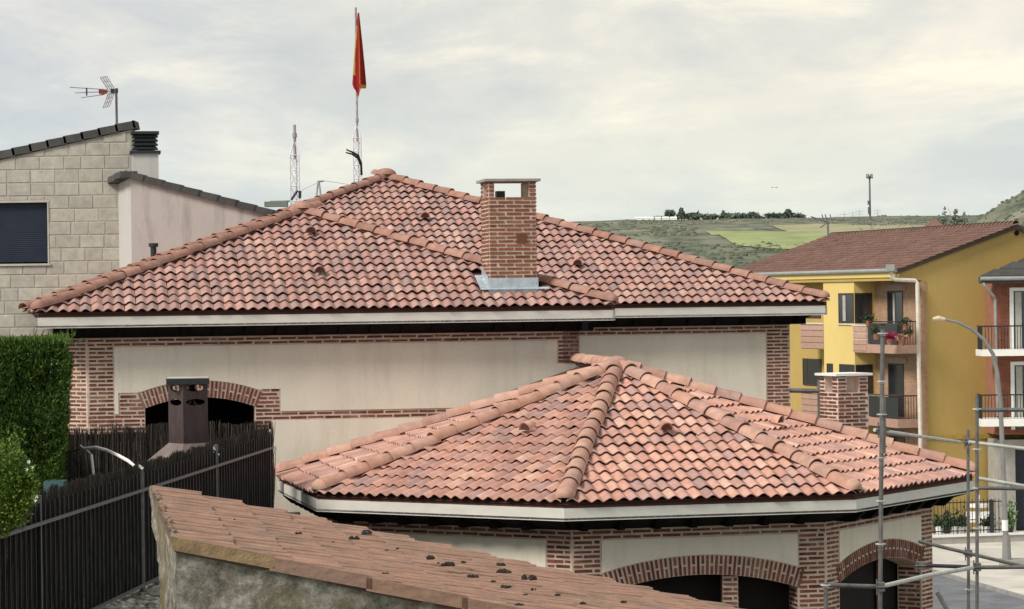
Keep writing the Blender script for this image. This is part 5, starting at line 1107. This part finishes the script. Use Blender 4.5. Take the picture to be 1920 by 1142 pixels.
# second balcony and windows further left
fl2_ = fyl
for s_ in (0, 1):
    dz = -s_ * ST; f = Face(yp(12.4, .02, 0), yp(7.72, .02, 0))
    sb = ybox('balcony', 7.72, 10.3, .02, 1.0, zy(659) + dz, zy(610) + dz, PBR); ybox('parapet_coping', 7.72, 10.36, .5, 1.05, zy(610) + dz + .003, zy(607) + dz, SIL, sb)
    fpp = Face(yp(10.3, 1.0, 0), yp(7.72, 1.0, 0)); fend = Face(yp(7.7, 0, 0), yp(7.7, 1, 0))
    for i in range(4): rect_on(fpp, .02, fpp.L - .02, zy(659) + dz + i * .27 + .03, zy(659) + dz + i * .27 + .24, .03, .04, 'brick_band', PBR, sb)
    a0, _ = f.sz(1514, 690); a1, _ = f.sz(1540, 690); window(f, max(.3, a0), min(4.6, a1), zy(735) + dz + ST, zy(681) + dz + ST, 2, False)
    a0, _ = f.sz(1478, 690); a1, _ = f.sz(1495, 690); window(f, max(0.02, a0), max(.5, a1), zy(735) + dz + ST, zy(681) + dz + ST, 1, False)
# pots of flowers on the upper balcony
LEAFY = varied('potted_leaves', [(.03, .06, .025), (.05, .09, .03), (.06, .05, .06)], mott=.2, scale=9, bump=0); MAG = simple('magenta_petals', (.30, .015, .07), .8); POT = simple('clay_pot', (.30, .13, .08), .9)
for i, (x, y, nm, pm_, lb) in enumerate([(1668, 632, 'flowering_pot', MAG, 'magenta flowering pot on the upper balcony of the yellow house'), (1690, 634, 'potted_plant', simple('pink_petals', (.42, .22, .17), .8), 'pale pink potted plant right of the magenta flowers on the upper balcony'), (1643, 622, 'potted_plant', LEAFY, 'dark leafy potted plant left of the magenta flowers'), (1703, 622, 'potted_plant', LEAFY, 'dark leafy potted plant at the right end of the upper balcony'), (1697, 604, 'potted_plant', LEAFY, 'green plant hanging at rail height by the balcony door'), (1628, 597, 'potted_plant', LEAFY, 'small green plant on the parapet beside the corner window')]):
    P = at(x, y, 111.5 if x > 1640 else 114); o = thing(nm, lb, 'potted plant', tuple(P - UZ * .3), 'plants on the upper balcony'); MB().tube([P - UZ * .32, P - UZ * .08], [.10, .14], 8).build('pot', POT, o); vs, fs = [], []
    for k in range(240): c_ = P + Vector((random.gauss(0, .11), random.gauss(0, .08), random.gauss(.0, .08))); qd = [c_ + Vector((random.gauss(0, .04), random.gauss(0, .04), random.gauss(0, .04))) for _ in range(3)]; fs.append((len(vs), len(vs) + 1, len(vs) + 2)); vs += qd
    link('foliage', mesh('foliage', vs, fs, pm_), o)
# roof of the yellow house: courses of small tiles
RT = varied('brown_roof_tile', [(0.165, 0.095, 0.075), (0.195, 0.112, 0.088), (0.15, 0.085, 0.07), (0.22, 0.13, 0.10)], mott=.25, scale=1.2, bump=.2)
def yroof(A, B, inn, Lup):
    uu = (B - A).normalized(); v_ = (Vector(inn) + UZ * PY_).normalized(); n_ = uu.cross(v_); n_ = n_ if n_.z > 0 else -n_; vs, fs = [], []; e_ = .36; w_ = .22; Ln = (B - A).length
    for r_ in range(int(Lup / e_) + 1):
        k = 0
        while k * w_ < Ln:
            p = A + uu * (k * w_) + v_ * (r_ * e_) + n_ * random.gauss(0, .003); i = len(vs)
            for yy, rz in ((0, .05), (e_ + .06, .0)):
                for x, z_ in ((0, 0), (w_ * .3, 0), (w_ * .62, .045), (w_, .0)): vs.append(p + uu * x + v_ * yy + n_ * (z_ + rz))
            for x, z_ in ((0, 0), (w_ * .3, 0), (w_ * .62, .045), (w_, .0)): vs.append(p + uu * x + n_ * (z_ * .2 + .0))
            for j in range(3): fs += [(i + j, i + j + 1, i + 5 + j, i + 4 + j), (i + 8 + j, i + 9 + j, i + j + 1, i + j)]
            k += 1
    return mesh('roof_tile_field', vs, fs, RT)
EA = Vector((G.x, G.y, EZY)) - FD * .12; EBk = EA + FD * (LY + .2); sl_ = HWd * math.sqrt(1 + PY_ ** 2)
yr = MB().add([EA, EBk, EBk + GD * HWd + UZ * HWd * PY_, EA + GD * HWd + UZ * HWd * PY_, EBk + GD * 2 * HWd, EA + GD * 2 * HWd], [(0, 1, 2, 3), (3, 2, 4, 5)]).build('roof', DECK, yh)
link('roof_tile_field', yroof(EBk + UZ * .03, EA + UZ * .03, GD, sl_), yr, kind='stuff')
rd = EA + GD * HWd + UZ * (HWd * PY_ + .03)
for k in range(int((LY + .2) / .36)): P = rd + FD * (k * .36); M = Matrix(((GD.x, FD.x, 0, P.x), (GD.y, FD.y, 0, P.y), (0, 0, 1, P.z))).to_4x4() if 0 else Matrix(((GD.x, FD.x, 0, P.x), (GD.y, FD.y, 0, P.y), (0, 0, 1, P.z), (0, 0, 0, 1))); link('ridge_tile', bpy.data.meshes.get('yridge') or hip_mesh('yridge', RT, .16, .13, .42, 8), yr, M)
VG = simple('dark_verge', (.11, .085, .065), .9)
for a, b_ in ((0, HWd), (HWd, 2 * HWd)):
    p, q = EA + GD * a, EA + GD * b_; p.z = roofz(a) - .02; q.z = roofz(b_ - .001) - .02
    MB().hexa([p - UZ * .16, q - UZ * .16, q - UZ * .16 + FD * .2, p - UZ * .16 + FD * .2], [p + UZ * .08, q + UZ * .08, q + UZ * .08 + FD * .2, p + UZ * .08 + FD * .2]).build('verge_board', VG, yr)
GUT = simple('grey_gutter', (.33, .34, .33), .5, metal=.2); MB().tube([EA - GD * .06 + UZ * .0, EBk - GD * .06], .085, 8).build('gutter', GUT, yh)
MB().hexa([EA - UZ * .28, EBk - UZ * .28, EBk - UZ * .28 + GD * .08, EA - UZ * .28 + GD * .08], [EA - UZ * .04, EBk - UZ * .04, EBk - UZ * .04 + GD * .08, EA - UZ * .04 + GD * .08]).build('eaves_board', YB, yh)
PIPE = simple('cream_downpipe', (.66, .60, .52), .5); e0 = EA - GD * .08; MB().tube([at(1670, 507, 111.8), at(1671, 519, 111.8), at(1678, 524, 111.8), at(1716, 526, 112.0), at(1720, 530, 112.0), at(1722, 640, 112.0), at(1726, 830, 112.0), Vector((at(1727, 900, 112.0).x, 112.0, 0))], .085, 8).build('downpipe', PIPE, yh); MB().box(tuple(at(1669, 502, 111.7)), .32, .3, .28).build('rain_head', GUT, yh)
m_ = MB(); fg.slab(m_, .1, 6, zy(822), zy(815), .06, .08); m_.build('string_course', simple('ochre_string', (.40, .27, .07), .9), yh)
sx0, sz0 = fg.sz(1906, 437); m_ = MB(); m_.tube([fg.pt(sx0, sz0, .02), fg.pt(sx0, sz0, -.02)], .11, 14); m_.build('vent_hole', DARK, yh)
ae = thing('tv_aerial', 'bent television aerial on the left end of the brown ridge', 'aerial', tuple(at(1552, 440, 128))); m_ = MB(); m_.tube([at(1553, 443, 128), at(1552, 415, 128)], .05, 5); m_.build('mast', GM, ae); m_ = MB()
for x in (1541, 1547, 1556): m_.tube([at(x, 402, 128), at(x + 5, 418, 128)], .025, 4)
m_.tube([at(1520, 406, 128), at(1556, 418, 128)], .03, 4); m_.tube([at(1538, 427, 128), at(1552, 416, 128)], .03, 4); m_.build('aerial_bars', GM, ae)
# ------------------------------------------------------------------ red brick house on the right edge
DR = 111.6; RB = varied('red_brick', [(.24, .085, .055), (.30, .11, .07), (.19, .065, .045)], mott=.3, scale=4, bump=.3, bscale=12); rx = at(1866, 600, DR); rfe = Face((rx.x, DR), (rx.x + 14, DR + 1.2)); rh = thing('red_brick_house', 'red brick house with white window surrounds and iron balconies at the right edge', 'house', (rx.x, DR, 0))
zr = lambda y: at(1880, y, DR).z
m_ = MB(); rfe.slab(m_, 0, 14, zr(815), zr(528), 0, 1.6); wallr = m_.build('wall', simple('red_mortar', (.30, .14, .09), .95), rh)
BRR = Bricks(RB, 0); BH, BL, BJ = .075, .26, .014; courses(BRR, wallr, rfe, 0, 3.0, zr(815), zr(530), zr(529)); BRR.finish(); BH, BL, BJ = _bh, _bl, .026
GRN = simple('grey_granite_base', (.36, .34, .31), .85, .15, 3); m_ = MB(); rfe.slab(m_, -.0, .75, 0, zr(825), .05, 1.5); rfe.slab(m_, .75, 14, zr(842), zr(825), .05, 1.5); m_.build('granite_base', GRN, rh); m_ = MB(); rfe.slab(m_, .75, 14, .1, zr(842), -.25, .1); m_.build('garage_door', simple('navy_garage_door', (.03, .035, .05), .6), rh)
for k in range(5): rect_on(rfe, .8 + k * .0, 3, 1.0 + k * 1.1, 1.05 + k * 1.1, -.24, .02, 'door_rail', IRON, rh)
for z0, z1, nm in ((zr(676 - 8), zr(546), 'w'), (zr(806), zr(685), 'w')):
    a0, _ = rfe.sz(1893, 600); fr = MB(); rfe.slab(fr, a0, a0 + 1.9, z1, z1 + .14, .06, .1); rfe.slab(fr, a0, a0 + .16, z0, z1 - .002, .06, .1); o = fr.build('window', WHITEP, rh); rect_on(rfe, a0 + .16, a0 + 2, z0, z1, .01, .006, 'pane', GLS, o); rect_on(rfe, a0 + .24, a0 + .50, z0 + .1, z1 - .05, .02, .01, 'curtain', CURT, o)
for yb, yt, yr_ in ((668, 656, 612), (800, 786, 741)):
    DB = 110.2; b0 = at(1840, yb, DB); z1 = at(1840, yt, DB).z; zr0 = at(1840, yr_, DB).z; bl = MB().box((b0.x + 3.0, DB + .65, (b0.z + z1) / 2), 6.0, 1.4, z1 - b0.z).build('balcony', WHITEP, rh)
    MB().tube([(b0.x + .05, DB + 1.2, zr0), (b0.x + .05, DB + .05, zr0), (b0.x + 5.9, DB + .05, zr0)], .03, 5).build('handrail', IRON, bl)
    for k in range(46): MB().tube([(b0.x + .05 + k * .13, DB + .05, z1), (b0.x + .05 + k * .13, DB + .05, zr0)], .013, 4).build('baluster', IRON, bl)
    for k in range(8): MB().tube([(b0.x + .05, DB + .1 + k * .14, z1), (b0.x + .05, DB + .1 + k * .14, zr0)], .013, 4).build('baluster', IRON, bl)
p0 = at(1838, 519, 110.8); rt = MB(); rt.add([p0, p0 + Vector((9, .7, 0)), p0 + Vector((9, 2.6, 3.3)), p0 + Vector((.05, .3, .02))], [(0, 1, 2, 3)]); rr_ = rt.build('roof', SLATE, rh)
for k in range(11):
    f_ = k / 11; a, b_ = p0.lerp(p0 + Vector((9, 2.6, 3.3)), f_), (p0 + Vector((9, .7, 0))).lerp(p0 + Vector((9, 2.6, 3.3)), f_); MB().hexa([a, b_, b_ + Vector((0, .19, .30)), a + Vector((.6, .22, .30))], [a + UZ * .05, b_ + UZ * .05, b_ + Vector((0, .19, .31)), a + Vector((.6, .22, .31))]).build('slate_course', SLATE, rr_)
MB().hexa([p0 - UZ * .28, p0 + Vector((9, .7, -.28)), p0 + Vector((9, 1.5, -.28)), p0 + Vector((.1, 1.0, -.28))], [p0 - UZ * .01, p0 + Vector((9, .7, -.01)), p0 + Vector((9, 1.5, -.01)), p0 + Vector((.1, 1.0, -.01))]).build('eaves_box', SLATE, rh); MB().tube([p0 - UZ * .08 - SY * .08, p0 + Vector((9, .62, -.08))], .08, 8).build('gutter', GUT, rh)
MB().tube([at(1844, 530, 110.7), at(1846, 536, 110.7), at(1862, 554, 110.9), at(1866, 560, 111.3), at(1868, 700, 111.3), at(1872, 780, 111.3)], .06, 8).build('downpipe', GUT, rh)
# small red roofed hut on the ridge line
hp = at(1752, 419, 170); hu = thing('red_roof_hut', 'tiny red pyramid roof peeping over the yellow house ridge', 'hut', (hp.x, 170, 0)); MB().box((hp.x, 170, hp.z / 2 - .3), .9, .9, hp.z - .6).build('wall', PK, hu); MB().add([(hp.x - .75, 169.2, hp.z - .35), (hp.x + .75, 169.2, hp.z - .35), (hp.x + .75, 170.8, hp.z - .35), (hp.x - .75, 170.8, hp.z - .35), (hp.x - .05, 170, hp.z + .35)], [(0, 1, 4), (1, 2, 4), (2, 3, 4), (3, 0, 4), (0, 3, 2, 1)]).build('roof', RT, hu)
# ------------------------------------------------------------------ street furniture
w0_ = ground(1745, 1027); w1_ = ground(1935, 1020); lw = thing('garden_wall', 'low concrete garden wall with white coping beside the pavement', 'wall', tuple(w0_)); fw_ = Face(w0_, w1_); hgt = at(1800, 1003, w0_.y).z; m_ = MB(); fw_.slab(m_, 0, fw_.L, 0, hgt - .1, 0, .25); m_.build('wall', simple('grey_garden_wall', (.36, .34, .31), .9, .15, 2), lw); m_ = MB(); fw_.slab(m_, -.0, fw_.L, hgt - .097, hgt, .05, .35); m_.build('coping', WHITEP, lw)
gf = thing('garden_railing', 'black garden railing standing on the low white topped wall', 'fence', tuple(w0_ + UZ * hgt)); zt2 = at(1800, 938, w0_.y).z
for k in range(int(fw_.L / .16)):
    p = fw_.pt(.05 + k * .16, hgt, -.12)
    if p.x > at(1880, 900, p.y).x: break
    MB().tube([p, p + UZ * (zt2 - hgt)], .014, 4).build('baluster', IRON, gf)
m_ = MB(); m_.box((fw_.pt(1.6, 0, -.12) + UZ * (zt2 - .12)), 3.2, .03, .04, fw_.u).box((fw_.pt(1.6, 0, -.12) + UZ * (hgt + .12)), 3.2, .03, .04, fw_.u); m_.build('rail', IRON, gf)
pq = fw_.pt(2.62, hgt, -.12); MB().box(pq + UZ * .65, .16, .16, 1.3).build('gate_post', IRON, gf)
def potp(x, y, D, hgt_, lb, col=None, wcol=None):
    P = at(x, y, D); o = thing('potted_plant', lb, 'potted plant', tuple(P), 'pots behind the garden railing'); MB().tube([P, P + UZ * .28], [.13, .18], 10).build('pot', wcol or WHITEP, o); vs, fs = [], []
    for k in range(260): c_ = P + Vector((random.gauss(0, .13), random.gauss(0, .1), .3 + abs(random.gauss(0, hgt_ * .5)))); qd = [c_ + Vector((random.gauss(0, .05), random.gauss(0, .05), random.gauss(0, .07))) for _ in range(3)]; fs.append((len(vs), len(vs) + 1, len(vs) + 2)); vs += qd
    link('foliage', mesh('foliage', vs, fs, col or LEAFY), o)
GREENL = varied('bright_potted_leaves', [(.05, .12, .03), (.09, .18, .05)], mott=.2, scale=9, bump=0)
for x, lb, hh, cc, wc in ((1762, 'white pot nearest the pavilion corner behind the railing', .3, LEAFY, None), (1775, 'black pot with dark plant behind the railing', .5, LEAFY, IRON), (1791, 'white pot third along the garden railing', .25, LEAFY, None), (1803, 'white pot with a round grey bush', .5, LEAFY, None), (1852, 'white pot just left of the black gate post', .3, LEAFY, None), (1893, 'tall green plant in a dark pot by the garage door', .95, GREENL, IRON)): potp(x, 1000, w0_.y + .9, hh, lb, cc, wc)
tb_ = at(1836, 998, 109.5); o = thing('garden_table', 'round white garden table with a centre leg behind the railing', 'table', (tb_.x, 109.5, tb_.z)); MB().tube([(tb_.x, 109.5, at(1836, 951, 109.5).z), (tb_.x, 109.5, at(1836, 945, 109.5).z)], .38, 20).build('table_top', WHITEP, o); MB().tube([(tb_.x, 109.5, tb_.z - .2), (tb_.x, 109.5, at(1836, 928, 109.5).z)], .05, 8).build('table_leg', WHITEP, o)
for x, lb in ((1824, 'white garden chair left of the scaffold pole'), (1849, 'white garden chair right of the scaffold pole')):
    P = at(x, 999, 108.5); o = thing('garden_chair', lb, 'chair', tuple(P), 'white garden chairs'); zz2 = P.z
    MB().box((P.x, P.y, zz2 + .45), .46, .46, .05).build('seat', WHITEP, o); MB().box((P.x + (.0), P.y + .22, zz2 + .68), .44, .04, .3).build('backrest', WHITEP, o)
    for dx in (-.19, .19):
        for dy in (-.19, .19): MB().box((P.x + dx, P.y + dy, zz2 + .21), .05, .05, .43).build('leg', WHITEP, o)
# curved street lamp
lb_ = ground(1893, 1068); DL = lb_.y; LG = simple('galvanised_lamp_steel', (.26, .26, .25), .5, .15, 2, metal=.4); lp = thing('street_lamp', 'grey street lamp with a long arm curving left across the yellow wall', 'street lamp', tuple(lb_))
MB().box((lb_.x + .3, DL, .24), 1.2, .9, .25).build('plinth', simple('concrete_plinth', (.30, .29, .27), .9), lp); MB().tube([(lb_.x - .1, DL, .36), (lb_.x - .1, DL, 1.25)], [.17, .13], 10).build('pole_base', LG, lp)
MB().tube([at(1887, 1043, DL), at(1882, 900, DL), at(1876, 760, DL), at(1870, 700, DL), at(1862, 664, DL), at(1845, 637, DL), at(1822, 617, DL), at(1795, 604, DL), at(1770, 599, DL)], [.10, .09, .08, .075, .07, .065, .06, .055, .05], 10).build('pole', LG, lp)
MB().tube([at(1772, 599, DL), at(1760, 597, DL), at(1749, 598.5, DL)], [.06, .10, .06], 8).build('lamp_head', simple('warm_lamp_cover', (.60, .50, .36), .4), lp)
MB().tube([at(1884, 975, DL), at(1884.5, 995, DL - .0)], .115, 10).build('white_band', WHITEP, lp)
# ------------------------------------------------------------------ scaffolding
STL = simple('galvanised_scaffold_tube', (0.17, 0.162, 0.155), .5, .3, 9, .1, metal=.45); STP = simple('pale_scaffold_tube', (0.52, 0.52, 0.48), .5, .2, 9, .1, metal=.2); DKT = simple('dark_scaffold_tube', (.06, .045, .06), .5, .2, 9)
sc_ = thing('scaffold', 'galvanised tube scaffold with ring couplers around the right of the pavilion', 'scaffold', tuple(at(1653, 1142, 31.5) - UZ * 3))
def standard(xt, yt, xb, yb, D, r_, rings, step=None, m_=STL):
    a, b_ = at(xt, yt, D), at(xb, yb, D); dd = (b_ - a).normalized(); b2 = b_ + dd * ((b_.z - 0) / max(.2, -dd.z) if b_.z > 0 else 0); MB().tube([a, b2], r_, 10).build('standard', m_, sc_)
    for y in rings:
        f_ = (y - yt) / (yb - yt); p = a.lerp(b_, f_); MB().tube([p - UZ * .006, p + UZ * .006], .060, 14).tube([p - UZ * .03, p - UZ * .007], r_ * 1.25, 10).build('ring_coupler', STP, sc_)
standard(1655, 618, 1650, 1142, 31.5, .026, [625, 715, 777, 858, 939, 1020, 1101])
a, b_ = at(1655.5, 745, 31.5), at(1655, 850, 31.5); MB().tube([a, b_], .036, 10).build('spigot_sleeve', STL, sc_)
standard(1832, 742, 1832, 1142, 34.5, .0225, [767, 842, 915, 990]); standard(1815, 806, 1816, 1142, 37.5, .022, [1105]); standard(1536, 712, 1537, 790, 52, .04, []); standard(1548, 1092, 1549, 1142, 31.0, .026, [1097])
def led(pts, r_, m_=STP): MB().tube([at(x, y, D) for x, y, D in pts], r_, 8).build('ledger', m_, sc_)
led([(1640, 806, 33), (1800, 829, 37.4)], .022); led([(1816, 829, 36), (1960, 846, 36)], .024); led([(1834, 769, 34.5), (1960, 768, 34.5)], .027, STL); led([(1834, 897, 35), (1960, 918, 35)], .024); led([(1834, 915, 34.4), (1960, 917, 34.4)], .024, STL)
led([(1546, 1097, 31.0), (1650, 1100, 31.4)], .025, STL); led([(1652, 1100, 31.5), (1740, 1079, 33), (1832, 1063, 34.5)], .027); led([(1832, 1064, 34.5), (1960, 1063, 34.6)], .026, STL); led([(1722, 1015, 36.5), (1960, 1072, 36.8)], .024, STL); led([(1728, 1060, 37), (1816, 1063, 37.4)], .027, DKT); led([(1480, 732, 52), (1537, 733, 52)], .045, STL)
for x, y, D in ((1651, 1100, 31.4), (1832, 1063, 34.4), (1725, 1060, 36.9), (1815, 829, 37), (1816, 1038, 37), (1654, 806, 31.6)):
    p = at(x, y, D); MB().box(p, .09, .09, .10).tube([p - SX * .08 + SY * -.05, p + SX * .08 + SY * -.05], .012, 6).tube([p + Vector((-.05, -.05, -.09)), p + Vector((-.05, -.05, .09))], .009, 5).build('clamp', STL, sc_)
led([(1757, 1110, 36), (1785, 1160, 36)], .03, STL)
# a bird far off
bp_ = at(1452, 352, 260); o = thing('bird', 'tiny bird gliding in the sky above the plateau', 'bird', tuple(bp_)); MB().add([bp_, bp_ + Vector((-.18, 0, .06)), bp_ + Vector((-.36, 0, .02)), bp_ + Vector((-.1, .1, .0)), bp_ + Vector((.18, 0, .07)), bp_ + Vector((.36, 0, .02)), bp_ + Vector((.1, .1, 0)), bp_ + Vector((0, -.12, -.03)), bp_ + Vector((0, .18, 0))], [(7, 1, 3), (1, 2, 3), (7, 3, 8), (7, 8, 6), (7, 6, 4), (4, 6, 5)]).build('body', IRON, o)
